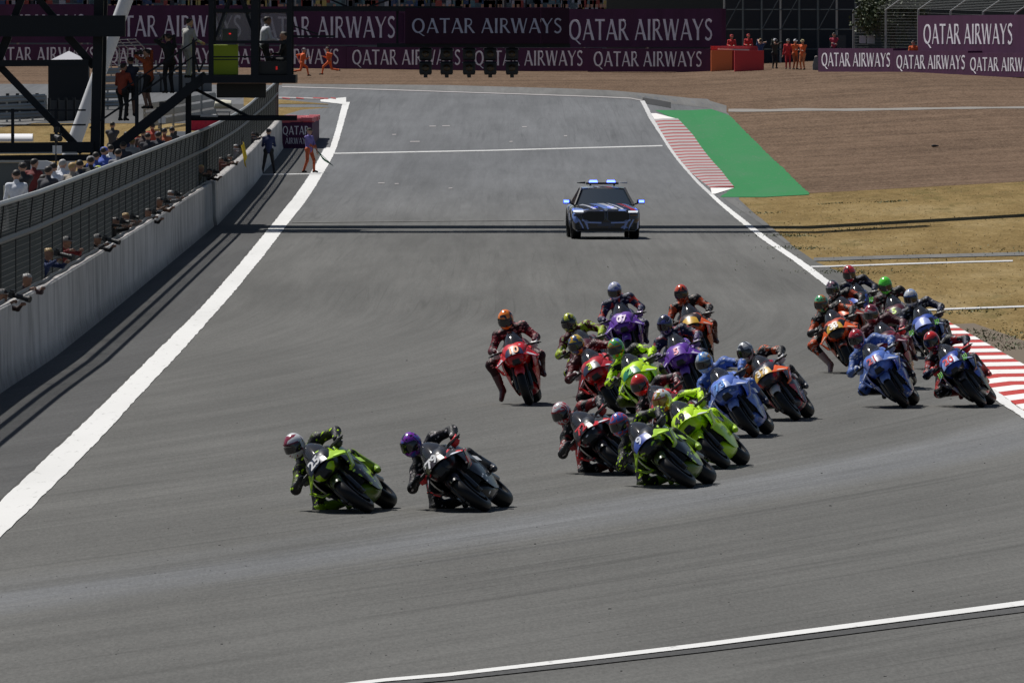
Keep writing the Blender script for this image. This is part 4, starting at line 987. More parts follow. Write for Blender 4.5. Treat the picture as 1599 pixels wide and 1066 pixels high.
def wing2(s_):
    mb = MB(); a = [(.72, .345, .70), (.53, .35, .715), (.53, .335, .715), (.72, .33, .70)]; b = [(.70, .275, .555), (.50, .255, .54), (.50, .24, .54), (.70, .26, .555)]; d = [(.66, .19, .52), (.48, .19, .51), (.48, .185, .525), (.66, .185, .535)]
    mb.loft([[(x, s_*y, z) for x, y, z in q] for q in (a, b, d)]); return mb.mesh('winglet', 20)
BK['wing'] = (wing(1), wing(-1)); BK['wing2'] = (wing2(1), wing2(-1))
def decal_wing(s_):
    A0, A1, B0, B1 = [Vector((x, s_*y, z)) for x, y, z in ((.84, .115, .80), (.60, .20, .86), (.72, .335, .685), (.54, .345, .70))]
    f = lambda u_, v_: A0.lerp(A1, v_).lerp(B0.lerp(B1, v_), u_); n_ = (B0-A0).cross(A1-A0).normalized(); n_ = n_ if n_.z > 0 else -n_
    mb = MB(); q = [f(u_, v_)+n_*.005 for u_, v_ in ((.3, .16), (.42, .1), (.78, .1), (.86, .2), (.82, .36), (.4, .38))]; mb.loft([q, [p-n_*.003 for p in q]]); return mb.mesh('decal', 0)
def decal_side(s_):
    mb = MB(); q = [(x, s_*y, z) for x, y, z in ((.34, .298, .62), (.02, .287, .60), (-.06, .278, .53), (.28, .293, .54))]; mb.loft([q, [(x, y-s_*.003, z) for x, y, z in q]]); return mb.mesh('decal', 0)
BK['dw'] = (decal_wing(1), decal_wing(-1)); BK['ds'] = (decal_side(1), decal_side(-1))
def peg(s_):
    mb = MB(); mb.tube([(-.38, s_*.13, .40), (-.38, s_*.24, .39)], .014, 6); mb.beam((-.25, s_*.14, .52), (-.40, s_*.145, .38), .015, .07); return mb.mesh('foot_peg', 30)
BK['peg'] = (peg(1), peg(-1))
# plate for the number on the nose, leaning back
PLT = Matrix.Translation((.845, 0, .872)) @ Matrix.Rotation(R(-47), 4, 'Y')      # local x: out of the plate
mb = MB(); rows = []
for a in np.linspace(-1, 1, 9): rows.append([(-.052*a*a, a*.145, -.085+.012*abs(a)), (-.035*a*a+.0, a*.135, .0), (-.045*a*a-.012, a*.115, .092)])
mb.loft(rows, 0, False, False); BK['plate'] = mb.mesh('number_panel', 50, .004)
def claw():
    mb = MB()
    for k in (-1, 0, 1): mb.loft([[(.0, k*.022-.006+.004*math.sin(z*60), z), (.0, k*.022+.006+.004*math.sin(z*60), z), (.004, k*.022, z)] for z in np.linspace(-.045+.01*abs(k), .045, 5)])
    return mb.mesh('claw_mark', 0)
CLAW = claw()
def motorcycle(label, M4, col, num, numcol, plate, seed, fender=None, wingc=None, bellyc=None, claw_=False, amt=.56, side=None):
    r = empty('motorcycle'); r.matrix_basis = M4; tag(r, label, 'motorcycle', 'racing motorcycles coming round the bend')
    P = bike_paint(*col, seed, amt); wg = wingc or P; fd = fender or P; bl = bellyc or P
    fw = empty('front_wheel', WF); fw.parent = r; put('tyre', BK['tf'], M['rubber'], fw); put('rim', BK['rf'], M['dark_part'], fw)
    for k in (0, 1): put('brake_disc', BK['disc'][k], M['dark_part'], fw)
    rw = empty('rear_wheel', WR); rw.parent = r; put('tyre', BK['tr'], M['rubber'], rw); put('rim', BK['rr'], M['dark_part'], rw)
    for k in (0, 1):
        put('fork', BK['fork'][k], M['carbon'], r); sf = put('side_fairing', BK['side'][k], side or P, r); put('decal', BK['ds'][k], mat('decal_print', col[2], .4), sf); put('handlebar', BK['bar'][k], M['steel_black'], r)
        w1 = put('winglet', BK['wing'][k], wg, r); put('decal', BK['dw'][k], mat('decal_print', (.6, .62, .7) if col[2][0] < .3 or col[2] == WH else col[2], .4), w1); put('winglet', BK['wing2'][k], wg, r); put('foot_peg', BK['peg'][k], M['dark_part'], r)
    put('front_fender', BK['fender'], fd, r); nc = put('nose_cowl', BK['nose'], P, r); put('air_intake', BK['intake'], M['steel_black'], nc)
    put('windscreen', BK['screen'], M['screen'], r); put('belly_pan', BK['belly'], bl, r); put('radiator', BK['radiator'], M['steel_black'], r); put('engine', BK['engine'], M['dark_part'], r)
    put('fuel_tank', BK['tank'], P, r); put('tail_unit', BK['tail'], P, r); put('swing_arm', BK['swing'], M['carbon'], r); put('exhaust', BK['exhaust'], mat('titanium', (.25, .22, .2), .35, 1.0), r)
    pl = put('number_panel', BK['plate'], mat('plate_paint', plate, .35, 0, .3), r, mtx=PLT)
    if num:
        t = Matrix(((0, 0, 1, .006), (1, 0, 0, 0), (0, 1, 0, -.0), (0, 0, 0, 1))) @ Matrix.Diagonal((.175, .19, .15, 1))
        put('race_number', text_mesh(num, .03), mat('number_paint', numcol, .4), pl, mtx=t)
    if claw_:
        for s_ in (-1, 1): put('emblem', CLAW, mat('green_mark', (.13, .5, .02), .5), r, mtx=Matrix.Translation((.79, s_*.235, .775)) @ Matrix.Rotation(R(-40), 4, 'Y') @ Matrix.Diagonal((1, 1.3, 1.3, 1)))
    return r
# ================================================================== the riders
POSE = {}
def rider_pose(hang, leg):
    key = (round(hang, 1), leg)
    if key in POSE: return POSE[key]
    h = key[0]; up = .07*(1-h)
    pel = V(-.36, -.19*h, .93); ch = V(-.13, -.14*h, 1.10+up); ne = V(.03, -.11*h, 1.20+up*1.3); hd = V(.17, -.10*h, 1.275+up*1.5)
    sL, sR = V(-.03, .20-.09*h, 1.12+.02*h+up), V(-.03, -.20-.12*h, 1.11-.06*h+up)
    wL, wR = V(.335, .315, .925), V(.365, -.315, .925)
    eL = ik(sL, wL, .29, .26, (-.35, .4+.4*h, -.55+.43*h)); eR = ik(sR, wR, .29, .26, (-.3, -.4-.6*h, -.55+.3*h))
    hL, hR = pel+V(0, .10, -.03), pel+V(0, -.10, -.03)
    aL, aR = V(-.43, .235, .43), V(-.43, -.24, .42)
    if leg: aR = V(-.10, -.40, .33)
    kL = ik(hL, aL, .43, .43, (1, .42, .25)); kR = ik(hR, aR, .43, .43, (.75+.1*(1-h), -.25-.65*h, -.05-.25*h)) if not leg else ik(hR, aR, .43, .43, (.6, -.8, .2))
    tL, tR = aL+V(.17, .035, -.05), aR+(V(.17, -.05, -.05) if not leg else V(.15, -.05, -.12))
    b = [(pel, ch, .135, .15, 0), (hL, hR, .115, .115, 0), (sL, sR, .09, .09, 0), (pel.lerp(ch, .5)+V(0, 0, .02), ch+V(-.02, 0, .03), .135, .14, 0), (ch+V(-.06, 0, .09), ne+V(-.08, 0, .06), .085, .06, 1), (ch, ne, .11, .07, 0), (ne, hd, .062, .06, 4),
         (sL, eL, .074, .059, 1), (eL, wL, .061, .043, 2), (sR, eR, .074, .059, 1), (eR, wR, .061, .043, 2),
         (hL, kL, .103, .076, 0), (kL, aL, .08, .05, 3), (hR, kR, .103, .076, 0), (kR, aR, .08, .05, 3), (kR+V(0, -.02, 0), kR.lerp(aR, .1)+V(0, -.03, 0), .068, .06, 1)]
    me = nets_mesh('suit', b, .021, .035)
    def boot(kn, an, to):
        top = an.lerp(kn, .55); hl = an+(an-to).normalized()*.05+V(0, 0, -.03)
        return nets_mesh('boot', [(top, an, .068, .053, 0), (an, to, .05, .036, 0), (an+V(0, 0, -.02), hl, .045, .036, 0), (hl, to+V(0, 0, -.012), .034, .03, 0)], .015, .02)
    POSE[key] = dict(me=me, boots=(boot(kL, aL, tL), boot(kR, aR, tR)), hands=((eL, wL), (eR, wR)), head=hd, knee=(kL, kR), sliders=kR)
    return POSE[key]
sl_b = MB(); sl_b.lathe([(.001, .03), (.035, .025), (.05, 0)], (0, 0, 0), 12, axis='y'); SLIDER = sl_b.mesh('knee_slider', 50)
def rider(label, M4, lean, hang, suit, glove, boot, helm, leg=False, hyaw=0.0, hpitch=12, vis=None, strip_=None, grp='riders in the pack'):
    P = rider_pose(hang, leg)
    r = empty('person'); r.matrix_basis = M4; tag(r, label, 'person', grp)
    put('body', P['me'], [suit[0], suit[1], suit[2], suit[3], M['steel_black']], r)
    for k in (0, 1):
        put('boot', P['boots'][k], boot, r)
        e, w_ = P['hands'][k]; s_ = 1 if k == 0 else -1
        fr = frame_x((.62, -.1*s_, -.28)); hm = Matrix.Translation(Vector((.30, s_*.315, .925))) @ fr.to_4x4() @ Matrix.Diagonal((1.08, -s_*1.15, 1.08, 1))
        put('glove', GLOVE, glove, r, mtx=hm)
    kR = P['knee'][1]; put('knee_slider', SLIDER, mat('slider_plastic', (.05, .05, .05), .5), r, mtx=Matrix.Translation(kR+V(0, -.07, 0)) @ Matrix.Rotation(math.pi, 4, 'X'))
    H = Matrix.Translation(P['head']) @ Matrix.Rotation(-R(lean)*.72, 4, 'X') @ Matrix.Rotation(R(hyaw), 4, 'Z') @ Matrix.Rotation(R(hpitch), 4, 'Y') @ Matrix.Diagonal((1.0, 1.0, 1.05, 1))
    ho = put('helmet', HELM, helm, r, mtx=H); put('visor', VISOR, vis or M['visor'], ho)
    if strip_: put('visor_strip', VSTRIP, strip_, ho)
    return r
def bike_matrix(px, py, lean, yaw):
    p = at(px, py); ph, a = R(lean), R(yaw)
    rot = Matrix.Rotation(math.atan2(-math.cos(a), -math.sin(a)), 4, 'Z') @ Matrix.Rotation(ph, 4, 'X')
    off = rot @ Vector((.70, 0, 0)); lat = Matrix.Rotation(math.atan2(-math.cos(a), -math.sin(a)), 4, 'Z') @ Vector((0, .062*math.sin(ph), 0))
    loc = Vector((p.x, p.y, p.z+.012+.068*(1-math.cos(ph))))-Vector((off.x, off.y, 0))+lat
    return Matrix.Translation(loc) @ rot
BLK, DK = (.012, .012, .014), (.03, .03, .034); WH = (.75, .75, .76); RED = (.62, .012, .018); FLU = (.52, .82, .012); MAR = (.07, .006, .012); NAV = (.015, .02, .05); ORG = (.85, .12, .015); BLU = (.06, .13, .42); PUR = (.12, .03, .34); YEL = (.72, .5, .03); PNK = (.6, .2, .3)
def P_(c_, r=.35): return mat('paint', c_, r, 0, .3)
def S_(a, b, d, s, am=.5): return suit_mat(a, b, d, am, s)
def suit(base, acc, arm, leg, pat, s): return [S_(base, acc, pat, s, .4), S_(acc, base, pat, s+1), S_(arm, base, pat, s+2), S_(leg, base, pat, s+3, .4)]
LB = (.12, .21, .66); GRN = (.02, .45, .10); GRY = (.3, .3, .32); GLD = (.62, .36, .03); VIO = (.22, .02, .38)
# px, py, lean, yaw, hang | bike | rider
RACERS = [
 dict(p=(575, 802, 50, 10, 1.0), bike=(BLK, (.40, .66, .012), (.5, .8, .05), 3, .6), side=bike_paint((.46, .74, .012), BLK, (.6, .85, .1), 2, .44), wing=P_((.36, .6, .015)), num='25', nc=WH, pl=(.02, .03, .06), fender=P_((.03, .05, .01)), belly=P_((.1, .17, .01)), suit=suit(BLK, (.05, .07, .01), BLK, (.22, .36, .012), FLU, 1), gl=P_(BLK, .5), bt=P_((.2, .33, .015), .5), he=(WH, (.25, .02, .05), WH, 1), hy=-12,
      bl='lime and black race motorcycle leaning furthest left at the front of the pack', rl='leading rider with white helmet and black and lime suit'),
 dict(p=(758, 800, 50, 10, 1.0), bike=(BLK, (.025, .03, .045), WH, 5, .62), num='79', nc=WH, pl=(.025, .014, .018), wing=bike_paint(RED, BLK, (.5, .5, .6), 4, .5), suit=suit(BLK, (.03, .025, .03), BLK, BLK, (.5, .45, .45), 4), gl=P_(RED, .5), bt=P_((.04, .04, .045), .4), he=(VIO, (.012, .012, .03), (.06, .12, .5), 2.4), hy=-14,
      bl='black motorcycle with red winglets and number 79', rl='rider with purple helmet and black suit on number 79'),
 dict(p=(985, 743, 50, 10, 1.0), bike=(BLK, (.02, .02, .03), WH, 7, .62), num='72', nc=(.6, .04, .05), pl=(.025, .014, .018), wing=bike_paint(RED, BLK, (.5, .5, .6), 6, .5), suit=suit(BLK, (.2, .02, .02), BLK, BLK, (.4, .35, .35), 6), gl=P_((.3, .02, .02), .5), bt=P_((.2, .04, .02), .5), he=((.6, .6, .62), (.5, .03, .03), (.5, .03, .03), 3.5), hy=-14,
      bl='black and red motorcycle left of the lime and black one with blue number', rl='rider with silver and red helmet left in the central pack'),
 dict(p=(1078, 763, 50, 11, 1.0), bike=(BLK, (.40, .66, .012), (.5, .8, .05), 3.4, .6), side=bike_paint((.46, .74, .012), BLK, (.6, .85, .1), 5, .44), wing=P_((.36, .6, .015)), num='9', nc=(.75, .78, .9), pl=(.05, .09, .38), fender=P_((.04, .06, .01)), belly=P_((.1, .17, .01)), suit=suit(BLK, (.06, .09, .01), BLK, (.03, .04, .01), FLU, 8), gl=P_((.04, .04, .05), .5), bt=P_((.25, .4, .015), .5), he=((.06, .12, .42), (.6, .05, .05), (.6, .04, .04), 4.3), hy=-14,
      bl='lime and black motorcycle with blue number panel lowest in the central pack', rl='rider with red and blue streaked helmet lowest in the central pack'),
 dict(p=(1132, 733, 45, 11, .9), bike=(FLU, FLU, (.03, .03, .03), 11, .7), num='49', nc=BLK, pl=FLU, belly=P_(FLU), suit=suit(BLK, FLU, FLU, FLU, (.03, .03, .03), 10), gl=P_((.3, .42, .02), .5), bt=P_((.4, .62, .015), .5), he=(WH, (.55, .1, .02), (.4, .35, .03), 5), hy=-14, vis=mat('gold_visor', (.35, .22, .05), .12, .6, .4),
      bl='all fluorescent yellow motorcycle with number 49', rl='rider in fluorescent yellow suit with gold visor on number 49'),
 dict(p=(1094, 704, 45, 10, .9), bike=(RED, MAR, WH, 13, .55), num='', nc=WH, pl=RED, suit=suit(BLK, MAR, MAR, BLK, (.5, .4, .4), 12), gl=P_((.3, .02, .02), .5), bt=P_(MAR, .5), he=((.62, .03, .02), (.62, .03, .02), (.7, .1, .05), 6), hy=-8,
      bl='red motorcycle almost hidden behind number 49', rl='rider with plain bright red helmet behind number 49'),
 dict(p=(1033, 660, 34, 9, .7), bike=(FLU, FLU, (.05, .3, .12), 15, .66), num='2', nc=(.2, .6, .1), pl=(.01, .2, .1), belly=P_(FLU), suit=suit(BLK, FLU, FLU, (.06, .08, .01), (.03, .03, .03), 14), gl=P_((.05, .05, .05), .5), bt=P_(BLK, .5), he=((.12, .5, .05), (.6, .2, .02), (.1, .15, .5), 7), hy=-8,
      bl='fluorescent yellow motorcycle with green number panel behind the silver helmet rider', rl='rider in black and yellow suit with green and orange helmet'),
 dict(p=(970, 651, 34, 9, .8), bike=(RED, (.4, .01, .015), WH, 17, .55), num='3', nc=(.55, .7, .03), pl=NAV, suit=suit((.05, .006, .01), (.12, .01, .015), (.07, .008, .012), BLK, (.5, .4, .4), 16), gl=P_((.35, .35, .35), .5), bt=P_(BLK, .5), he=((.6, .42, .03), (.05, .08, .2), (.6, .2, .02), 8), hy=-6,
      bl='bright red motorcycle with yellow number 3', rl='rider in maroon suit with yellow and blue helmet on number 3'),
 dict(p=(943, 622, 27, 8, .6), bike=(MAR, BLK, WH, 19, .55), num='', nc=WH, pl=MAR, suit=suit(MAR, (.3, .4, .02), (.3, .4, .02), BLK, (.3, .3, .3), 18), gl=P_((.1, .12, .02), .5), bt=P_((.25, .36, .015), .5), he=((.42, .45, .03), (.03, .03, .03), (.4, .4, .4), 9), hy=-4,
      bl='dark maroon motorcycle hidden behind number 3', rl='rider with black and yellow helmet behind number 3'),
 dict(p=(826, 634, 17, 4, .2), bike=(RED, (.42, .01, .015), WH, 21, .6), num='10', nc=(.85, .24, .02), pl=(.012, .015, .06), fender=P_(RED), suit=suit((.03, .006, .01), (.16, .01, .018), (.09, .01, .018), (.03, .006, .008), (.5, .2, .2), 20), gl=P_((.5, .48, .48), .5), bt=P_((.07, .015, .02), .5), he=((.85, .2, .015), (.02, .02, .02), (.9, .25, .03), 10.6), hy=-4, leg=True, hp=24,
      bl='red motorcycle with orange number 10 riding alone on the left', rl='rider with orange helmet and maroon suit dangling a leg on number 10'),
 dict(p=(990, 577, 15, 3, .2), bike=(PUR, (.16, .07, .36), (.6, .55, .75), 23, .6), num='07', nc=(.75, .6, .75), pl=PUR, suit=suit(NAV, (.4, .04, .03), (.03, .025, .06), NAV, (.4, .38, .45), 22), gl=P_((.2, .12, .3), .5), bt=P_((.05, .03, .08), .5), he=((.4, .42, .6), (.1, .12, .4), (.6, .6, .65), 11), hy=-4, hp=20,
      bl='purple motorcycle with number 07', rl='rider with silver and blue helmet on purple number 07'),
 dict(p=(1090, 632, 24, 6, .5), bike=(PUR, (.16, .07, .36), (.6, .55, .75), 24, .6), num='5', nc=(.75, .1, .2), pl=PUR, suit=suit(NAV, (.3, .05, .06), (.05, .03, .1), NAV, (.4, .38, .45), 25), gl=P_((.15, .1, .25), .5), bt=P_((.05, .03, .08), .5), he=((.02, .02, .04), (.1, .1, .35), (.5, .45, .55), 12), hy=-4,
      bl='purple motorcycle in front of the orange one with yellow nose', rl='rider with dark patterned helmet on the lower purple motorcycle'),
 dict(p=(1100, 578, 18, 4, .3), bike=((.55, .08, .02), (.04, .02, .015), (.6, .4, .35), 26, .52), num='', nc=BLK, pl=GLD, suit=suit(BLK, (.45, .07, .02), BLK, (.12, .03, .012), (.4, .3, .25), 27), gl=P_((.06, .05, .05), .5), bt=P_((.12, .06, .05), .5), he=((.55, .06, .02), (.02, .02, .02), (.6, .12, .05), 13), hy=-3, wing=P_(ORG),
      bl='orange motorcycle with plain yellow nose at the back of the centre', rl='rider with red and black helmet rearmost in the centre group'),
 dict(p=(1178, 684, 36, 9, .7), bike=(LB, (.07, .13, .38), (.65, .68, .75), 28, .58), num='73', nc=(.08, .3, .8), pl=(.13, .22, .5), fender=P_((.16, .24, .55)), suit=suit(BLU, NAV, (.03, .05, .15), BLU, (.5, .52, .55), 28), gl=P_((.02, .025, .05), .5), bt=P_(NAV, .5), he=((.1, .3, .7), (.5, .55, .6), (.5, .25, .03), 14), hy=-8, wing=P_((.16, .24, .6)),
      bl='light blue motorcycle with number 73', rl='rider with light blue helmet on number 73'),
 dict(p=(1243, 658, 38, 9, .8), bike=((.03, .03, .05), (.5, .02, .05), (.6, .5, .45), 29, .58), num='37', nc=(.8, .75, .7), pl=GLD, fender=P_((.5, .5, .5)), suit=suit(BLK, (.5, .08, .02), BLK, BLK, (.5, .45, .4), 31), gl=P_((.5, .5, .52), .5), bt=P_((.1, .1, .11), .5), he=((.35, .36, .38), (.02, .02, .03), (.6, .6, .6), 15), hy=-10, wing=P_(ORG),
      bl='black and orange motorcycle with yellow nose and number 37', rl='rider with silver and black helmet on number 37'),
 dict(p=(1412, 638, 36, 8, .7), bike=((.10, .19, .6), (.05, .1, .32), (.6, .62, .7), 33, .6), num='21', nc=(.5, .02, .04), pl=(.1, .12, .3), fender=P_((.12, .2, .5)), suit=suit((.05, .1, .3), (.09, .16, .42), (.05, .1, .3), BLK, (.5, .52, .55), 33), gl=P_((.3, .33, .4), .5), bt=P_(BLK, .5), he=((.5, .02, .03), (.2, .02, .03), (.7, .68, .68), 16), hy=-6, wing=P_((.12, .2, .52)),
      bl='light blue motorcycle with red number 21 in the right hand group', rl='rider in blue suit with red and white helmet on number 21'),
 dict(p=(1533, 637, 38, 8, .8), bike=((.02, .05, .3), BLK, (.3, .35, .6), 35, .45), num='20', nc=(.75, .03, .04), pl=(.3, .4, .75), fender=P_(BLK), belly=P_(BLK), suit=suit(BLK, (.35, .02, .02), NAV, BLK, (.35, .37, .42), 35), gl=P_(RED, .5), bt=P_((.3, .02, .02), .5), he=((.6, .02, .02), (.03, .02, .02), (.62, .03, .02), 17), hy=-6, wing=P_((.015, .018, .03)), claw=True,
      bl='blue and black motorcycle with red number 20 beside the kerb', rl='rider with red helmet and red gloves on number 20'),
 dict(p=(1470, 578, 24, 6, .5), bike=((.03, .07, .36), BLK, (.4, .45, .65), 37, .5), num='', nc=WH, pl=(.25, .32, .7), suit=suit(BLK, NAV, NAV, BLK, (.35, .36, .4), 38), gl=P_(BLK, .5), bt=P_(BLK, .5), he=((.6, .62, .66), (.06, .15, .5), (.35, .45, .65), 18), hy=-4, wing=P_((.015, .018, .03)), claw=True,
      bl='blue and black motorcycle behind number 20', rl='rider with white and blue helmet behind number 20'),
 dict(p=(1335, 584, 26, 6, .7), bike=((.5, .07, .02), BLK, (.6, .5, .4), 39, .5), num='33', nc=(.75, .72, .68), pl=GLD, suit=suit(BLK, (.5, .08, .02), BLK, (.45, .07, .02), (.4, .36, .33), 40), gl=P_(BLK, .5), bt=P_((.3, .22, .22), .5), he=((.1, .45, .2), (.5, .15, .03), (.03, .03, .04), 19), hy=-3, leg=True, wing=P_(ORG),
      bl='orange and black motorcycle with number 33 at the left of the right hand group', rl='rider with green and orange helmet dangling an orange leg'),
 dict(p=(1346, 560, 24, 6, .5), bike=((.4, .06, .02), BLK, (.5, .45, .4), 41, .5), num='', nc=WH, pl=ORG, suit=suit(BLK, (.35, .05, .02), BLK, BLK, (.4, .36, .33), 43), gl=P_(BLK, .5), bt=P_(BLK, .5), he=((.03, .03, .035), (.5, .5, .52), (.35, .2, .25), 20), hy=-3, wing=P_((.3, .04, .02)),
      bl='orange motorcycle hidden behind number 33', rl='rider with black and white dotted helmet behind number 33'),
 dict(p=(1413, 609, 25, 6, .5), bike=((.25, .02, .04), MAR, (.5, .35, .4), 45, .5), num='', nc=WH, pl=(.4, .35, .38), suit=suit((.05, .012, .02), MAR, (.1, .02, .035), MAR, (.45, .3, .33), 46), gl=P_(RED, .5), bt=P_((.05, .02, .025), .5), he=((.45, .04, .06), (.55, .5, .52), (.12, .02, .03), 21), hy=-3,
      bl='maroon motorcycle behind the light blue number 21', rl='rider in maroon suit with red and white speckled helmet'),
 dict(p=(1420, 561, 19, 4, .3), bike=((.4, .4, .4), MAR, (.5, .7, .05), 47, .55), num='5', nc=(.5, .75, .03), pl=(.06, .06, .07), suit=suit(BLK, MAR, (.14, .02, .04), BLK, (.35, .3, .3), 48), gl=P_(BLK, .5), bt=P_(BLK, .5), he=((.1, .65, .04), (.1, .65, .04), (.13, .7, .06), 22), hy=-2, hp=20,
      bl='silver and maroon motorcycle with yellow number 5', rl='rider with plain bright green helmet'),
 dict(p=(1360, 538, 18, 4, .3), bike=((.03, .07, .36), BLK, (.3, .35, .6), 49, .5), num='', nc=WH, pl=(.06, .12, .5), suit=suit(BLK, NAV, NAV, BLK, (.3, .3, .35), 50), gl=P_(BLK, .5), bt=P_(BLK, .5), he=((.6, .03, .03), (.1, .02, .02), (.62, .1, .1), 23), hy=-2, wing=P_((.015, .018, .03)), claw=True, hp=20,
      bl='blue and black motorcycle last in the right hand group', rl='rider with red helmet last in the right hand group')]
for d in RACERS:
    px, py, le, ya, hg = d['p']; M4 = bike_matrix(px, py, le, ya); b = d['bike']
    motorcycle(d['bl'], M4, b[:3], d['num'], d['nc'], d['pl'], b[3], d.get('fender'), d.get('wing'), d.get('belly'), d.get('claw', False), b[4], d.get('side'))
    rider(d['rl'], M4, le, hg, d['suit'], d['gl'], d['bt'], helmet_mat(*d['he']), d.get('leg', False), d['hy'], d.get('hp', 12), d.get('vis'), P_(tuple(v*.6 for v in d['he'][1])))
# ================================================================== people off the machines (x forward, y left, z up; 1.75 m tall)
PP = {}
def pose(kind):
    if kind in PP: return PP[kind]
    lean = 0.0; hip = .93; fL, fR = V(.0, .11, .07), V(0, -.11, .07); hl, hr = V(.08, .30, .82), V(.08, -.30, .82); pole = (-1, 0, 0); tw = 0
    if kind == 'walk': fL, fR, hl, hr = V(.22, .09, .07), V(-.24, -.09, .10), V(-.05, .28, .85), V(.2, -.26, .88)
    if kind == 'run': fL, fR, hl, hr, lean, hip = V(.42, .08, .16), V(-.55, -.1, .38), V(-.12, .3, 1.05), V(.38, -.15, 1.15), .16, .88
    if kind == 'apart': fL, fR, hl, hr = V(.02, .24, .07), V(-.02, -.22, .07), V(.28, .12, 1.16), V(.26, -.14, 1.14)
    if kind == 'flag': fL, fR, hl, hr = V(.10, .2, .07), V(-.12, -.2, .07), V(.22, .24, .86), V(.28, .02, .98)
    if kind == 'camera': hl, hr, lean = V(.33, .10, 1.50), V(.20, -.09, 1.53), .08
    if kind == 'lean': hl, hr, lean, hip = V(.72, .12, 1.36), V(.60, -.08, 1.40), .55, .92
    if kind == 'peek': hl, hr, lean, hip = V(.68, .11, 1.46), V(.58, -.10, 1.48), .50, .93
    if kind == 'look': hl, hr, lean, hip = V(.55, .24, 1.38), V(.55, -.24, 1.38), .50, .93
    if kind == 'rail': hl, hr, lean, fL = V(.38, .22, 1.05), V(.38, -.22, 1.05), .12, V(.08, .12, .07)
    if kind == 'sit': hip, fL, fR, hl, hr = .5, V(.45, .12, .07), V(.45, -.12, .07), V(.35, .15, .68), V(.35, -.15, .68)
    if kind == 'cross': hl, hr = V(.2, -.06, 1.16), V(.2, .08, 1.12)
    pel = V(0, 0, hip); ch = pel+V(math.sin(lean)*.36, 0, math.cos(lean)*.36); ne = ch+V(math.sin(lean)*.2+.0, 0, math.cos(lean)*.2); hd = ne+V(.035+.06*lean, 0, .135)
    sL, sR = ch+V(math.sin(lean)*.11, .185, .10), ch+V(math.sin(lean)*.11, -.185, .10)
    eL, eR = ik(sL, hl, .30, .26, (-1, .5, -.3)), ik(sR, hr, .30, .26, (-1, -.5, -.3))
    hL, hR = pel+V(0, .095, -.02), pel+V(0, -.095, -.02); kp = (1, 0, 0)
    kL, kR = ik(hL, fL, .44, .43, kp), ik(hR, fR, .44, .43, kp)
    b = [(pel, ch, .135, .155, 0), (hL, hR, .115, .115, 1), (sL, sR, .078, .078, 0), (ch+V(0, .06, 0), ch+V(0, -.06, .02), .13, .13, 0), (ch, ne, .1, .062, 0), (ne+V(0, 0, -.01), hd+V(0, 0, -.04), .055, .056, 2),
         (hd+V(-.015, 0, .02), hd+V(.01, 0, .025), .098, .092, 2), (hd+V(.03, 0, -.06), hd+V(.05, 0, -.085), .058, .042, 2), (hd+V(.09, 0, .0), hd+V(.112, 0, -.022), .013, .016, 2), (hd+V(0, .088, -.01), hd+V(0, .09, -.03), .018, .014, 2), (hd+V(0, -.088, -.01), hd+V(0, -.09, -.03), .018, .014, 2),
         (hd+V(-.04, 0, .045), hd+V(.02, 0, .06), .09, .078, 3), (sL, eL, .06, .048, 0), (eL, hl, .047, .033, 4), (sR, eR, .06, .048, 0), (eR, hr, .047, .033, 4),
         (hL, kL, .09, .064, 1), (kL, fL, .062, .045, 5), (hR, kR, .09, .064, 1), (kR, fR, .062, .045, 5), (fL, fL+V(.15, .02, -.025), .045, .036, 6), (fR, fR+V(.15, -.02, -.025), .045, .036, 6), (fL+V(-.04, 0, -.02), fL, .043, .045, 6), (fR+V(-.04, 0, -.02), fR, .043, .045, 6)]
    me = nets_mesh('body', b, .024, .025)
    PP[kind] = dict(me=me, hands=((eL, hl), (eR, hr)), head=hd); return PP[kind]
mb = MB(); mb.lathe([(.001, .085), (.05, .08), (.09, .05), (.108, .0), (.11, -.02)], (-.01, 0, .055), 16, axis='z'); mb.loft([[(.06, -.08, .045), (.06, .08, .045), (.06, .08, .035), (.06, -.08, .035)], [(.185, -.055, .03), (.185, .055, .03), (.185, .055, .02), (.185, -.055, .02)]]); CAP = mb.mesh('cap', 50)
mb = MB(); mb.lathe([(.001, .11), (.06, .10), (.1, .06), (.12, .0), (.122, -.03)], (-.005, 0, .04), 16, axis='z'); HARD = mb.mesh('hard_hat', 50)
def cam_mesh(long_=False):
    mb = MB(); mb.box((0, 0, 0), (.085, .15, .11)); mb.box((-.01, 0, .07), (.06, .07, .05)); L = .42 if long_ else .2; r = .062 if long_ else .042
    mb.tube([(.04, 0, 0), (.10, 0, 0), (.11, 0, 0), (L-.1, 0, 0), (L-.09, 0, 0), (L, 0, 0)], [.038, .038, r*.8, r*.85, r, r*1.06], 14); return mb.mesh('camera', 35)
CAMS = (cam_mesh(False), cam_mesh(True))
def cloth(c_): 
    k = ('cloth', c_)
    if k in _mc: return _mc[k]
    m = mat('cloth', c_, .85); n = NT(m); no = n.noise(n.mapping((1, 1, .6)), 14.0, 3, .6); n.color(n.mix(.4, c_, n.ramp(no, [(.3, tuple(v*.55 for v in c_)), (.7, tuple(min(1, v*1.35) for v in c_))]))); _mc[k] = m; return m
HAIR = mat('dark_hair', (.02, .015, .012), .6); HAIRB = mat('blond_hair', (.4, .26, .1), .6); HAIRG = mat('grey_hair', (.35, .34, .33), .6)
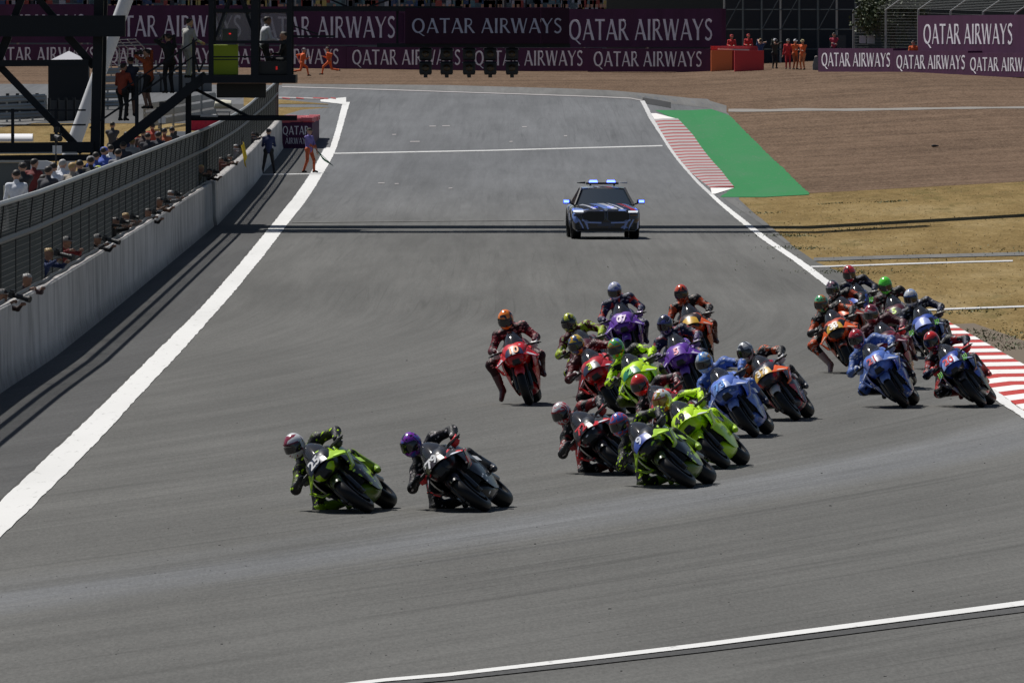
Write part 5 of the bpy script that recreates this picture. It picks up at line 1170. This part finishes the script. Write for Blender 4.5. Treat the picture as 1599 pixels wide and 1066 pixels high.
def person(label, loc, face, kind, top, bottom, sleeve=None, shoe=(.02, .02, .02), skin=None, hair=None, hat=None, hatm=None, scale=1.0, cam=None, camlabel=None, shin=None, grp=None):
    P = pose(kind); sk_ = skin or M['skin']
    r = tag(empty('person', loc, (0, 0, face)), label, 'person', grp); r.scale = (scale,)*3
    put('body', P['me'], [cloth(top), cloth(bottom), sk_, hair or HAIR, cloth(sleeve) if sleeve else sk_, cloth(shin or bottom), cloth(shoe)], r)
    for k in (0, 1):
        e, w_ = P['hands'][k]; put('hand', HAND, sk_, r, mtx=Matrix.Translation(w_) @ frame_x(w_-e).to_4x4() @ Matrix.Diagonal((1, 1 if k else -1, 1, 1)))
    if hat: put('cap' if hat is CAP else 'hard_hat', hat, hatm, r, P['head'])
    if cam is not None:
        q = P['head']+V(.21, 0, .02)
        M4 = Matrix.Translation(Vector(loc)) @ Matrix.Rotation(face, 4, 'Z') @ Matrix.Scale(scale, 4) @ Matrix.Translation(q) @ Matrix.Rotation(R(12 if cam else 4), 4, 'Y')
        o = put('camera', CAMS[cam], M['steel_black']); o.matrix_basis = M4; tag(o, camlabel, 'camera')
    return r
TOCAM = -math.pi/2
O_ = (.72, .13, .035); DKB = (.012, .016, .04); BLKc = (.014, .014, .016); WHc = (.68, .7, .76); REDc = (.55, .03, .035)
def foot(px, py): p = at(px, py); p.z += .012; return p
# marshals on the far gravel and track officials
person('orange marshal running away from the gantry, left of two', foot(471, 122), R(20), 'run', O_, O_, O_, hat=CAP, hatm=cloth((.35, .33, .35)))
person('orange marshal running on the gravel below the wide banner', foot(514, 120), R(172), 'run', O_, O_, O_)
person('track official in dark blue standing with his back to the concrete wall', foot(419, 272), R(90), 'apart', (.02, .03, .09), BLKc, (.02, .03, .09), hat=CAP, hatm=cloth((.03, .03, .05)))
person('flag marshal in orange and violet beside the burgundy barrier end', foot(482, 270.5), R(-35), 'flag', (.20, .16, .42), (.5, .10, .035), (.5, .12, .05), shin=(.5, .10, .035), hat=CAP, hatm=cloth((.03, .03, .02)))
p = foot(482, 270.5); mb = MB(); q0, q1 = p+V(.22, -.12, .98), p+V(.95, -.3, .28); mb.tube([q0, q1], .012, 6); fl = tag(empty('flag', (0, 0, 0)), 'rolled dark green flag held low by the flag marshal', 'flag'); put('pole', mb.mesh('pole'), M['galv'], fl)
mb = MB(); mb.loft([[q0.lerp(q1, t)+V(.03*math.sin(t*9), 0, -.02-w_*.09*math.sin(t*3.1)) for w_ in (0, .5, 1)] for t in np.linspace(.15, 1, 9)], 0, False, False); put('cloth', mb.mesh('cloth', 60, .006), cloth((.02, .2, .07)), fl)
person('marshal in all red standing left of the orange pair', foot(1230, 109), TOCAM, 'stand', REDc, (.42, .02, .03), REDc, hat=CAP, hatm=cloth((.3, .3, .3)))
person('marshal in orange with white cap right of the red one', foot(1241, 109.5), R(-60), 'cross', O_, (.35, .09, .03), O_, hat=CAP, hatm=cloth(WHc))
person('marshal in orange at the right of the standing trio', foot(1253, 110), R(-120), 'cross', O_, (.6, .2, .08), (.5, .15, .08), hat=CAP, hatm=cloth((.7, .6, .3)))
person('photographer in blue vest behind the red barrier block', foot(1187, 107.5), TOCAM, 'camera', (.03, .06, .17), BLKc, None, hair=HAIRB, cam=0, camlabel='camera of the photographer in the blue vest')
person('photographer in black with a white cap beside the red barrier', foot(1209, 108), R(-70), 'camera', (.03, .035, .03), BLKc, (.05, .06, .04), hat=CAP, hatm=cloth(WHc), cam=0, camlabel='camera of the photographer with the white cap')
q = foot(1142, 104); person('marshal in red behind the orange end of the block', q, TOCAM, 'sit', REDc, REDc, REDc, hat=CAP, hatm=cloth(REDc), scale=1.02).location.z += .55
q = foot(1168, 104); person('marshal in red behind the middle of the red block', q, TOCAM, 'sit', REDc, REDc, REDc, hat=CAP, hatm=cloth(REDc)).location.z += .6
q = farr(1303); q.y += 1.6; q.z = at_y(1303, 53, q.y).z-1.7; person('person in red waistcoat and white sleeves behind the right hand banner', q, TOCAM, 'cross', (.4, .03, .07), BLKc, WHc)
q = farr(1427); q.y += 1.5; q.z = at_y(1427, 66, q.y).z-1.25; person('marshal in orange seated behind the right hand banner', q, TOCAM, 'sit', O_, O_, O_)
q = foot(1274, 110); mb = MB(); mb.loft([[(x*s_, y*s_, z) for x, y in ((-.2, -.15), (.2, -.15), (.2, .15), (-.2, .15))] for s_, z in ((1, 0), (1.05, .3), (.7, .55), (.4, .75))]); bg_ = tag(empty('kit_bag', q), 'small grey kit bag at the left end of the right hand banner', 'bag'); put('bag_body', mb.mesh('bag'), cloth((.16, .17, .18)), bg_); mb = MB(); mb.lathe([(.001, .1), (.08, .07), (.1, 0)], (0, 0, .72), 10, axis='z'); put('bag_top', mb.mesh('bt'), cloth((.3, .27, .25)), bg_)
# stairs and cabin of the gantry
def gp_(px, py_head, dy, lift=1.62): p = G(px, py_head, dy); p.z -= lift; return p
person('person in orange and black top lowest on the gantry stairs', gp_(190, 112, -.05, 1.45), R(60), 'rail', (.30, .05, .025), BLKc, (.05, .02, .015), scale=.97)
person('person in dark top and shorts second on the gantry stairs', gp_(203, 96, .2), R(100), 'cross', (.03, .035, .06), (.03, .03, .035), (.2, .05, .03), shin=(.25, .14, .1))
person('photographer in orange bib raising a camera on the stairs', gp_(232, 84, 0), R(150), 'camera', (.35, .07, .02), BLKc, (.05, .02, .015), cam=0, camlabel='camera raised by the photographer in orange bib on the stairs', shin=(.25, .14, .1))
person('tall person in black filming near the top of the stairs', gp_(264, 60, -.05), R(120), 'camera', BLKc, BLKc, BLKc, cam=1, camlabel='video camera of the person in black on the stairs')
person('person in pale grey overalls at the top of the stairs', gp_(291, 36, .2), R(40), 'rail', (.36, .36, .35), (.40, .40, .38), (.36, .36, .35))
person('person in white shirt inside the gantry cabin', gp_(411, 32, .9, 1.64), R(20), 'rail', (.55, .56, .62), BLKc, (.55, .56, .62), skin=M['skin_dark'])
person('person in dark clothes bending at the right of the cabin', gp_(443, 64, 1.0, 1.06), R(170), 'sit', BLKc, BLKc, BLKc)
# photographers behind the wall, leaning out over it
def wall_y(px):
    lo, hi = 150.0, 498.0
    for _ in range(40):
        m_ = (lo+hi)/2; x = (W0-1)/2+(fx_(m_)-.16)*F/m_
        if x < px: lo = m_
        else: hi = m_
    return lo
PH = [((4, 452), 'lean', (.10, .06, .05), 1, 'photographer in brown at the left edge leaning over the wall', HAIR), ((42, 428), 'rail', (.16, .10, .11), None, 'grey haired onlooker behind the wall near the left edge', HAIRG), ((76, 388), 'lean', (.03, .06, .2), 1, 'blond photographer in blue with a big black lens over the wall', HAIRB),
      ((104, 370), 'rail', (.35, .04, .04), None, 'onlooker in red right of the blond photographer', HAIR), ((152, 366), 'lean', (.03, .03, .035), 1, 'photographer in black with a lens pointing along the wall', HAIR), ((180, 340), 'camera', BLKc, 0, 'photographer in black left of the beige one behind the mesh', HAIR),
      ((196, 333), 'camera', (.28, .24, .22), 0, 'photographer in beige behind the mesh, left of the crouched one', HAIRB), ((231, 326), 'lean', BLKc, 0, 'crouched photographer in black leaning over the wall middle', HAIR), ((249, 309), 'lean', (.2, .11, .07), 0, 'photographer in brown right of the crouched one over the wall', HAIR),
      ((266, 298), 'camera', (.34, .34, .36), 0, 'photographer in pale grey left of the gap in the wall', HAIRG), ((314, 258), 'rail', (.07, .07, .05), None, 'onlooker in olive standing just left of the wall gap', HAIRB),
      ((327, 264), 'lean', BLKc, 0, 'photographer in black at the gap in the wall', HAIR), ((345, 246), 'camera', (.2, .06, .05), 0, 'photographer in dark red just right of the wall gap', HAIR), ((358, 242), 'rail', (.08, .08, .05), None, 'onlooker in dark olive holding the yellow flag', HAIR), ((368, 226), 'camera', (.34, .33, .36), 0, 'photographer in grey above the yellow flag', HAIRG), ((395, 207), 'camera', (.05, .05, .07), 0, 'photographer in dark clothes at the far end of the wall', HAIR)]
for (px, py), kd, colr, cm, lb, hr_ in PH:
    kd = {'camera': 'peek', 'rail': 'look'}.get(kd, kd)
    y_ = wall_y(px); x_ = fx_(y_)-.16; z_ = at_y(px, py, y_).z; e_ = elev(x_, y_)
    hh = pose(kd)['head']; sc = .84; zf = z_-hh.z*sc-.1; colr = tuple(v*.55 for v in colr)
    person(lb, (x_-hh.x*sc*.87-.0, y_+hh.x*sc*.5, zf), R(-30), kd, colr, BLKc, colr, hair=hr_, skin=mat('shaded_skin', (.27, .145, .095), .6), hat=CAP if (px % 3 and hr_ is HAIR) else None, hatm=cloth((.05, .05, .06) if px % 2 else (.22, .21, .2)), scale=sc, cam=cm, camlabel='camera of the '+lb.split(' behind ')[0].split(' leaning')[0] if cm is not None else None)  # skin colour darkened to stand in for shade
# yellow flag over the wall
y_ = wall_y(366); x_ = fx_(y_)+.08; z0, z1 = at_y(374, 232, y_).z, at_y(362, 262, y_).z
fl = tag(empty('flag', (x_, y_, 0)), 'yellow flag hanging over the far part of the pit wall', 'flag')
mb = MB(); mb.loft([[(.04+.10*t+.05*math.sin(w_*7), -.5*w_+.3*t, z0+.25*(1-w_)+(z1-z0)*t*(.7+.3*w_)) for w_ in np.linspace(0, 1, 6)] for t in np.linspace(0, 1, 7)], 0, False, False); put('cloth', mb.mesh('cloth', 60, .006), cloth((.75, .52, .02)), fl)
mb = MB(); mb.tube([(-.1, 0, z0-.2), (.06, 0, z0+.45)], .012, 6); put('pole', mb.mesh('pole'), M['steel_black'], fl)
# teams on the raised stand
TEAM = [((25, 274), 'stand', WHc, 'man in white shirt nearest on the team stand, seen from behind', 95, HAIR, None, None), ((50, 256), 'rail', (.14, .02, .02), 'person in dark red behind a camera on the team stand', 60, HAIR, None, None), ((83, 262), 'cross', WHc, 'person in white shirt left of the tower foot', 100, HAIR, None, None), ((96, 257), 'rail', WHc, 'grey haired person in white shirt beside the tower foot', 80, HAIRG, None, None), ((112, 262), 'cross', (.34, .3, .25), 'person in beige by the tower foot', 60, HAIRB, None, None), ((67, 281), 'sit', (.6, .6, .62), 'person in white seated low between the camera and the tower', 20, HAIR, None, None),
        ((149, 245), 'cross', (.05, .09, .35), 'person in blue right of the tower foot', 90, HAIR, None, None), ((160, 237), 'rail', (.06, .11, .45), 'person with blue cap below the stairs', 70, HAIR, CAP, cloth((.07, .12, .5))), ((172, 233), 'cross', WHc, 'person in white with dark hair below the stairs', 110, HAIR, None, None), ((183, 240), 'rail', (.2, .2, .22), 'person in grey below the middle of the stairs', 80, HAIR, None, None), ((152, 267), 'sit', (.42, .55, .02), 'person in lime vest just above the fence top', 60, HAIR, CAP, cloth((.5, .6, .05))), ((197, 212), 'rail', (.6, .6, .63), 'person in white with a dark backpack under the stairs', 95, HAIR, None, None), ((213, 205), 'cross', (.5, .08, .04), 'person in orange red below the upper stairs', 80, HAIR, None, None), ((222, 208), 'rail', (.05, .03, .03), 'person in dark clothes between two in orange red', 80, HAIR, None, None), ((238, 198), 'rail', (.42, .06, .035), 'person in orange red nearest the black camera post', 100, HAIR, None, None), ((175, 196), 'cross', (.05, .05, .06), 'dark haired person in black standing high under the stairs', 80, HAIR, None, None), ((256, 206), 'cross', (.35, .09, .04), 'person in rust red right of the camera post', 80, HAIR, None, None),
        ((35, 262), 'cross', (.03, .03, .035), 'person in black between the man in white shirt and the one in dark red', 100, HAIR, CAP, cloth((.02, .02, .02))), ((73, 268), 'rail', (.05, .05, .06), 'person in charcoal just left of the two white shirts', 70, HAIR, None, None), ((124, 258), 'cross', (.02, .025, .04), 'person in navy directly in front of the tower foot', 90, HAIR, None, None), ((141, 252), 'rail', (.03, .03, .03), 'person in black just right of the tower column', 90, HAIR, CAP, cloth((.3, .3, .32))), ((192, 228), 'cross', (.04, .04, .05), 'person in dark grey below the one with the backpack', 90, HAIR, None, None), ((205, 222), 'rail', (.5, .5, .52), 'person in pale grey below the pair in orange red', 80, HAIRB, None, None), ((230, 214), 'cross', (.03, .03, .04), 'person in black below the camera post', 80, HAIR, None, None), ((246, 212), 'rail', (.03, .035, .05), 'person in dark blue right of the orange red trio', 90, HAIR, CAP, cloth((.02, .03, .08))), ((268, 204), 'cross', (.05, .05, .05), 'person in charcoal nearest the white camera box', 90, HAIR, None, None)]
for (px, py), kd, colr, lb, fa, hr_, ht, hm_ in TEAM:
    hh = pose(kd)['head'].z; zf = .86 if kd != 'sit' else 1.0
    s_ = (py-HORIZON)/(CAMH-zf-hh); Y = F/s_; x = at_y(px, py, Y).x
    person(lb, (x, Y, zf), R(fa), kd, colr, BLKc, colr, hair=hr_, hat=ht, hatm=hm_)
a_, b_ = at_y(-8, 322, 296), at_y(74, 254, 296)
mb = MB(); mb.box(((b_.x-a_.x)/2, 0, (b_.z-a_.z)/2), (b_.x-a_.x, .12, b_.z-a_.z)); gpn = tag(empty('grey_panel', a_), 'plain grey panel behind the man in white shirt at far left', 'panel'); put('sheet', mb.mesh('sheet', 0), mat('grey_sheet', (.10, .11, .11), .7), gpn)
mb = MB(); mb.box(((b_.x-a_.x)/2, -.02, b_.z-a_.z+.03), (b_.x-a_.x, .2, .05)); put('top_edge', mb.mesh('te', 0), M['galv'], gpn)
def pack():
    hh = 1.62; s_ = (212-60)/(CAMH-.86-pose('rail')['head'].z); Y = F/s_; x = at_y(197, 212, Y).x
    mb = MB(); mb.loft([[(sx*a, -.28+d_, z) for sx, d_ in ((-1, 0), (1, 0), (.9, .13), (-.9, .13))] for a, z in ((.13, 1.02), (.17, 1.1), (.17, 1.38), (.1, 1.46))]); tag(put('backpack', mb.mesh('backpack'), cloth((.015, .02, .06)), None, (x, Y, .86)), 'dark backpack on the person in white under the stairs', 'backpack')
pack()
# cream chairs
def chair(px, py, label):
    zs = 1.75; s_ = (py-HORIZON)/(CAMH-zs); Y = F/s_; x = at_y(px, py, Y).x
    r = tag(empty('chair', (x, Y, .86), (0, 0, R(8))), label, 'chair', 'cream chairs on the team stand'); m = mat('cream_plastic', (.62, .58, .47), .5)
    mb = MB(); rows = []
    for a in np.linspace(-1, 1, 7): rows.append([(a*.27, -.22+.06*(1-a*a)*-1, z+.03*(1-a*a)) for z in (.52, .7, .92)])
    mb.loft(rows, 0, False, False); put('backrest', mb.mesh('backrest', 50, .03), m, r)
    mb = MB(); mb.box((0, .02, .47), (.5, .46, .06)); put('seat', mb.mesh('seat', 0), m, r)
    lg = MB(); lg.tube([(0, 0, 0), (0, 0, .45)], .018, 6); lm = lg.mesh('leg')
    for sx in (-.21, .21):
        for sy in (-.17, .2): put('leg', lm, M['galv'], r, (sx, sy, 0))
for px, py, lb in ((20, 291, 'cream chair nearest, behind the man in white shirt'), (79, 284, 'cream chair below the person seated low in white'), (120, 270, 'cream chair just right of the tower foot'), (164, 257, 'cream chair above the lime vest'), (226, 243, 'cream chair under the middle of the stairs'), (247, 237, 'cream chair left of the white camera box')): chair(px, py, lb)
# camera posts behind the fence and small pit equipment
def campost(px, ytop, ybase, Yd, label):
    a, b = at_y(px, ybase, Yd), at_y(px, ytop, Yd); r = tag(empty('camera_post', (a.x, Yd, a.z)), label, 'camera post'); H_ = b.z-a.z
    mb = MB(); mb.tube([(0, 0, 0), (0, 0, H_)], .025, 8); put('post', mb.mesh('post'), M['steel_black'], r)
    mb = MB(); mb.box((0, 0, H_), (.3, .22, .2)); mb.tube([(.0, -.1, H_+.02), (.12, -.36, H_-.03)], [.07, .08], 10); mb.box((.02, 0, H_+.2), (.16, .14, .14)); put('camera_head', mb.mesh('camera_head', 30), M['steel_black'], r)
    mb = MB(); mb.box((.03, .05, H_-.32), (.24, .14, .22)); put('pale_box', mb.mesh('pale_box', 0), M['white_metal'], r)
campost(87, 215, 300, 300, 'thin black camera post left of the steel tower'); campost(251, 172, 235, 375, 'black camera post right of the people in orange red')
def tvcam(px, py, Yd, label):
    p = at_y(px, py, Yd); r = tag(empty('camera_box', p), label, 'camera'); mb = MB(); mb.loft([[(x, -s_, -s_*.7), (x, s_, -s_*.7), (x, s_, s_*.7), (x, -s_, s_*.7)] for x, s_ in ((-.25, .1), (-.22, .15), (.2, .15), (.36, .1))]); put('housing', mb.mesh('h', 20), M['white_metal'], r)
    mb = MB(); mb.box((-.28, 0, 0), (.16, .3, .24)); put('back_unit', mb.mesh('bu', 0), M['steel_black'], r); mb = MB(); mb.tube([(0, 0, -.1), (0, 0, -(p.z-.9))], .04, 8); put('stand', mb.mesh('st'), M['steel_black'], r)
tvcam(285, 210, 395, 'white camera box on a stand near the fence top'); tvcam(60, 258, 285, 'grey white monitor box beside the person in dark red')
q = at(348, 190); tr = tag(empty('covered_trolley', q), 'cream covered trolley behind the far fence', 'trolley'); mb = MB(); mb.loft([[(x, .3*math.cos(t), .62+.2*k+.22*math.sin(t)*k) for t in np.linspace(0, 2*math.pi, 12)[:-1]] for x, k in ((-.42, .3), (-.38, .9), (0, 1), (.38, .9), (.42, .3))]); put('cover', mb.mesh('cv'), mat('cream_cover', (.6, .57, .45), .7), tr)
mb = MB(); mb.box((0, 0, .45), (.7, .4, .06)); put('tray', mb.mesh('t', 0), M['galv'], tr)
for sx in (-.3, .3):
    mb = MB(); mb.lathe([(.1, -.02), (.1, .02), (.03, .02), (.03, -.02)], (sx, 0, .11), 14, closed=True); mb.beam((sx, 0, .11), (sx, 0, .44), .03, .03); put('wheel', mb.mesh('w'), M['rubber'], tr)
for px, py, cc, lb in ((310, 196, (.5, .03, .08), 'red and white folded barrier lying beyond the fence'), (334, 198, (.45, .03, .08), 'second red padded block beyond the fence')):
    q = at(px, py+8); mb = MB(); mb.box((0, 0, .3), (.9, .5, .6)); r = tag(empty('padded_block', q), lb, 'barrier'); put('pad', mb.mesh('p', 0), cloth(cc), r); mb = MB(); mb.box((0, 0, .63), (.92, .52, .05)); put('top_strip', mb.mesh('p', 0), cloth((.5, .52, .6)), r)
for px, py, lb in ((82, 187, 'left red and white traffic cone beyond the tower'), (93, 187.5, 'right red and white traffic cone beyond the tower')):
    q = at(px, py); r = tag(empty('traffic_cone', q), lb, 'traffic cone'); mb = MB(); mb.box((0, 0, .02), (.36, .36, .04)); put('base', mb.mesh('b', 0), M['rubber'], r); mb = MB(); mb.lathe([(.14, .04), (.10, .25)], (0, 0, 0), 12, axis='z'); mb.lathe([(.065, .42), (.03, .62), (.001, .63)], (0, 0, 0), 12, axis='z'); put('cone', mb.mesh('c'), cloth(REDc), r); mb = MB(); mb.lathe([(.10, .25), (.065, .42)], (0, 0, 0), 12, axis='z'); put('white_band', mb.mesh('b'), cloth(WHc), r)
q = at(1459, 231); mb = MB(); mb.loft([[(x, s_*math.cos(t), .08+s_*.7*math.sin(t)) for t in np.linspace(0, 6.283, 9)[:-1]] for x, s_ in ((-.14, .03), (-.07, .08), (.03, .07), (.1, .05), (.17, .02))]); tag(put('debris_lump', mb.mesh('debris'), M['rubber'], None, q), 'small black lump of debris lying on the gravel', 'debris')
# ================================================================== the safety car
def car():
    p = at(941, 373.5); s_ = 2.0
    r = tag(empty('safety_car', p, (0, 0, TOCAM+R(2.0))), 'dark blue safety car with striped bonnet and lit blue roof lights following the riders', 'car')
    r.location = p+V(0, 1.5, .012)
    m = bpy.data.materials.new('car_livery'); m.use_nodes = True; n = NT(m); n.b.inputs['Roughness'].default_value = .25; n.b.inputs['Coat Weight'].default_value = .6
    X, Y, Z = n.xyz(); u = n.math('ADD', n.math('MULTIPLY', n.math('ADD', Y, n.math('MULTIPLY', n.math('SUBTRACT', X, 1.6), -.30)), -.5), .5)
    dk, lb_, wh, rd, nv = (.012, .014, .022), (.16, .26, .62), (.7, .72, .78), (.5, .02, .03), (.015, .022, .07)
    top = n.ramp(u, [(0, dk), (.06, lb_), (.16, rd), (.24, nv), (.34, wh), (.385, nv), (.43, wh), (.52, lb_), (.64, dk), (.74, wh), (.79, dk), (.93, lb_)], 'CONSTANT')
    sdn = n.noise(n.mapping((1, 1, 1.3), (3, 0, 1), (0, .7, .4)), 1.9, .5, .5, .5); sd = n.ramp(sdn, [(0, lb_), (.36, dk), (.62, nv), (.7, lb_)], 'CONSTANT')
    f = n.math('MULTIPLY', sm(n, Z, .81, .822), n.math('SUBTRACT', 1.0, sm(n, X, 2.3, 2.32)))
    n.color(n.mix(f, sd, top))
    def sec(x, zs, zt, hw, zb=.26, ht=.0):
        half = [(hw*.86, zb), (hw*.97, zb+.12), (hw, .62), (hw*.985, zs-.08), (hw*.93, zs), (hw*.62, zt-.015), (hw*.3, zt), (0, zt+.012)]
        return [Vector((x, y, z)) for y, z in half]+[Vector((x, -y, z)) for y, z in half[-2::-1]]
    mb = MB(); mb.loft([sec(x, zs, zt, hw, zb) for x, zs, zt, hw, zb in ((2.50, .78, .84, .66, .40), (2.475, .87, .93, .80, .32), (2.40, .93, .985, .90, .28), (2.2, .98, 1.04, .985, .25), (1.7, 1.01, 1.11, 1.0, .25), (1.05, 1.05, 1.17, 1.0, .25), (.2, 1.08, 1.14, .985, .25), (-1.2, 1.1, 1.14, .99, .25), (-2.0, 1.12, 1.16, .97, .3), (-2.5, 1.02, 1.06, .86, .4))]); body = put('body', mb.mesh('body', 62), m, r)
    ring = lambda x, z, a: Vector((x, a, z))
    A = [(1.12, 1.12, .84), (.30, 1.66, .63)]; B = [(-1.75, 1.66, .60), (-2.35, 1.14, .80)]
    q = lambda t, s: [Vector((t[0], y, t[1])) for y in ((-t[2], t[2]) if s else (t[2], -t[2]))]
    def glass(nm, pts, mm):
        mb = MB(); mb.add(pts, [(0, 1, 2, 3)]); return put(nm, mb.mesh(nm, 0, .015), mm, r)
    gl_ = mat('car_glass', (.02, .03, .042), .06, 0, .5)
    rows = [[(A[0][0]+(A[1][0]-A[0][0])*t-.10*a*a*(1-t*.4), a*(A[0][2]+(A[1][2]-A[0][2])*t), A[0][1]+(A[1][1]-A[0][1])*t-.0*a*a) for a in np.linspace(-1, 1, 9)] for t in np.linspace(0, 1, 5)]
    mb = MB(); mb.loft(rows, 0, False, False); put('windscreen', mb.mesh('windscreen', 40, .012), gl_, r)
    rf = MB(); rf.loft([[Vector((x, a*hw, z+.05*(1-a*a))) for a in np.linspace(-1, 1, 9)] for x, z, hw in ((.33-.04, 1.66, .63), (-.3, 1.70, .63), (-1.1, 1.70, .62), (-1.8, 1.66, .6))], 0, False, False); put('roof', rf.mesh('roof', 40, .03), m, r)
    for sx in (-1, 1):
        glass('side_window', [(1.0, sx*.9, 1.12), (.26, sx*.645, 1.655), (-1.75, sx*.62, 1.655), (-2.2, sx*.86, 1.14)], gl_)
        mb = MB(); mb.tube([(1.1, sx*.86, 1.11), (.3, sx*.64, 1.67)], .035, 6); put('windscreen_pillar', mb.mesh('pl'), M['steel_black'], r)
        # grille, headlights, bumper
        mb = MB(); o_ = [(sx*(.05+.62*a), z) for a, z in ((0, .93), (.78, .93), (1, .86), (1, .68), (.82, .60), (.12, .60), (0, .66))]
        mb.loft([[Vector((2.46, y, z)) for y, z in o_], [Vector((2.535, y, z)) for y, z in o_]]); gr = put('grille', mb.mesh('grille', 0), mat('grille_black', (.006, .006, .008), .4), r)
        cy, cz = sum(y for y, z in o_)/7, sum(z for y, z in o_)/7
        mb = MB(); pts = [Vector((2.54, cy+(y-cy)*1.03, cz+(z-cz)*1.03)) for y, z in o_]; mb.tube(pts+[pts[0]], .012, 6); put('grille_rim', mb.mesh('rim'), mat('grille_edge', (.08, .10, .16), .3), gr)
        mb = MB(); mb.loft([[Vector((2.475-.13*t*t, sx*(.66+.27*t), .95-.0*t)), Vector((2.5-.13*t*t, sx*(.66+.27*t), .90))] for t in (0, .5, 1)], 0, False, False); put('headlight', mb.mesh('headlight', 0, .05), mat('headlight_glass', (.75, .77, .82), .15, 0, .6, emit=(.9, .95, 1), es=.8), r)
        mb = MB(); mb.loft([[Vector((2.51-.12*t*t, sx*(.68+.24*t), .83)), Vector((2.51-.12*t*t, sx*(.68+.24*t), .77))] for t in (0, .5, 1)], 0, False, False); put('lower_headlight', mb.mesh('lh', 0, .05), mat('headlight_dark', (.05, .05, .06), .1, 0, .6), r)
        mb = MB(); mb.beam((2.53, sx*.14, .55), (2.52, sx*.5, .56), .05, .045); mb.beam((2.52, sx*.5, .56), (2.50, sx*.70, .66), .05, .07); mb.beam((2.515, sx*.62, .62), (2.47, sx*.52, .34), .05, .06); mb.beam((2.49, sx*.80, .66), (2.46, sx*.66, .36), .05, .04); put('bumper_stripe', mb.mesh('bs', 0), mat('pale_blue_stripe', (.3, .4, .75), .3), r)
        mb = MB(); mb.box((2.43, sx*.80, .42), (.08, .2, .2)); put('side_intake', mb.mesh('si', 0), M['steel_black'], r)
        mb = MB(); mb.loft([[Vector((.92+dx, sx*y, 1.22+dz)) for dx, dz in ((.05, -.06), (.07, .04), (-.05, .08), (-.1, 0), (-.06, -.07))] for y in (.97, 1.0, 1.13, 1.19)]); mi_ = put('mirror', mb.mesh('mi', 40), m, r)
        mb = MB(); mb.box((1.0, sx*1.10, 1.24), (.03, .15, .085)); put('mirror_lamp', mb.mesh('ml', 0), mat('blue_flash', (.3, .4, 1), .4, emit=(.07, .12, 1), es=8), mi_)
        mb = MB(); mb.beam((.9, sx*.88, 1.13), (.92, sx*1.0, 1.18), .05, .05); put('mirror_arm', mb.mesh('ma', 0), M['steel_black'], mi_)
        for x in (1.52, -1.48):
            w_ = empty('wheel', (x, sx*.85, .39)); w_.parent = r
            mb = MB(); mb.lathe([(.25, -.14), (.36, -.145), (.39, -.11), (.39, .11), (.36, .145), (.25, .14)], (0, 0, 0), 32); put('tyre', mb.mesh('tyre', 40), M['rubber'], w_)
            mb = MB(); mb.lathe([(.26, .10), (.24, .12), (.06, .11), (.001, .12)], (0, 0, 0), 24) if sx > 0 else mb.lathe([(.26, -.10), (.24, -.12), (.06, -.11), (.001, -.12)], (0, 0, 0), 24); put('rim', mb.mesh('rim', 40), M['dark_part'], w_)
            mb = MB(); mb.loft([[Vector((x+.46*math.cos(t), sx*(1.005), .40+.46*math.sin(t))), Vector((x+.46*math.cos(t), sx*.80, .40+.46*math.sin(t)))] for t in np.linspace(-.25, math.pi+.25, 14)], 0, False, False); put('wheel_arch', mb.mesh('wa', 40, .02), M['steel_black'], r)
    mb = MB(); mb.box((2.44, 0, .40), (.1, 1.3, .2)); put('lower_intake', mb.mesh('li', 0), M['steel_black'], r)
    mb = MB(); mb.box((2.42, 0, .285), (.2, 1.7, .03)); put('splitter', mb.mesh('sp', 0), M['carbon'], r)
    lbx = empty('light_bar', (-.2, 0, 1.775)); lbx.parent = r
    mb = MB(); mb.box((0, 0, .04), (.3, .95, .06)); mb.box((0, .35, 0), (.06, .05, .06)); mb.box((0, -.35, 0), (.06, .05, .06)); put('bar', mb.mesh('bar', 0), M['steel_black'], lbx)
    for y in (-.26, .26):
        mb = MB(); mb.loft([[(-.12, -.12*k+y, z), (.12, -.12*k+y, z), (.12, .12*k+y, z), (-.12, .12*k+y, z)] for k, z in ((1, .03), (1, .1), (.8, .135))]); put('lamp', mb.mesh('lamp', 0), mat('blue_flash', (.3, .4, 1), .4, emit=(.07, .12, 1), es=8), lbx)
    for y in (-.62, .62):
        mb = MB(); mb.loft([[(-.1, y-.12, .05-.0), (.1, y-.12, .05), (.1, y-.12, .07), (-.1, y-.12, .07)], [(-.06, y+.12, .03), (.06, y+.12, .03), (.06, y+.12, .09), (-.06, y+.12, .09)]]); put('bar_end', mb.mesh('be', 0), M['steel_black'] if y < 0 else M['white_metal'], lbx)
    wf = MB(); wf.box((.05, 0, .99), (.02, .2, .02))
    mb = MB(); mb.lathe([(.001, .01), (.045, .01), (.05, 0)], (0, 0, 0), 16, axis='z'); bd = mb.mesh('badge'); put('badge', bd, mat('badge_white', (.6, .62, .66), .3), r, (2.445, 0, .985), (0, R(60), 0))
    put('number_plate', MB().box((0, 0, 0), (.02, .5, .1)).mesh('np', 0), mat('plate_dark', (.05, .06, .1), .4), r, (2.52, 0, .50))
    def squash(o, k=.875):
        for ch in o.children:
            if ch.name.startswith('wheel') and ch.type == 'EMPTY': continue
            if ch.name.startswith('light_bar'): ch.location.z *= k; continue
            if ch.type == 'MESH':
                if not ch.name.startswith(('badge', 'number_plate', 'wheel_arch')): ch.data.transform(Matrix.Diagonal((1, 1, k, 1)))
                else: ch.location.z *= k
            squash(ch, k)
    squash(r)
    r.scale = (.955, .955, .955)
car()
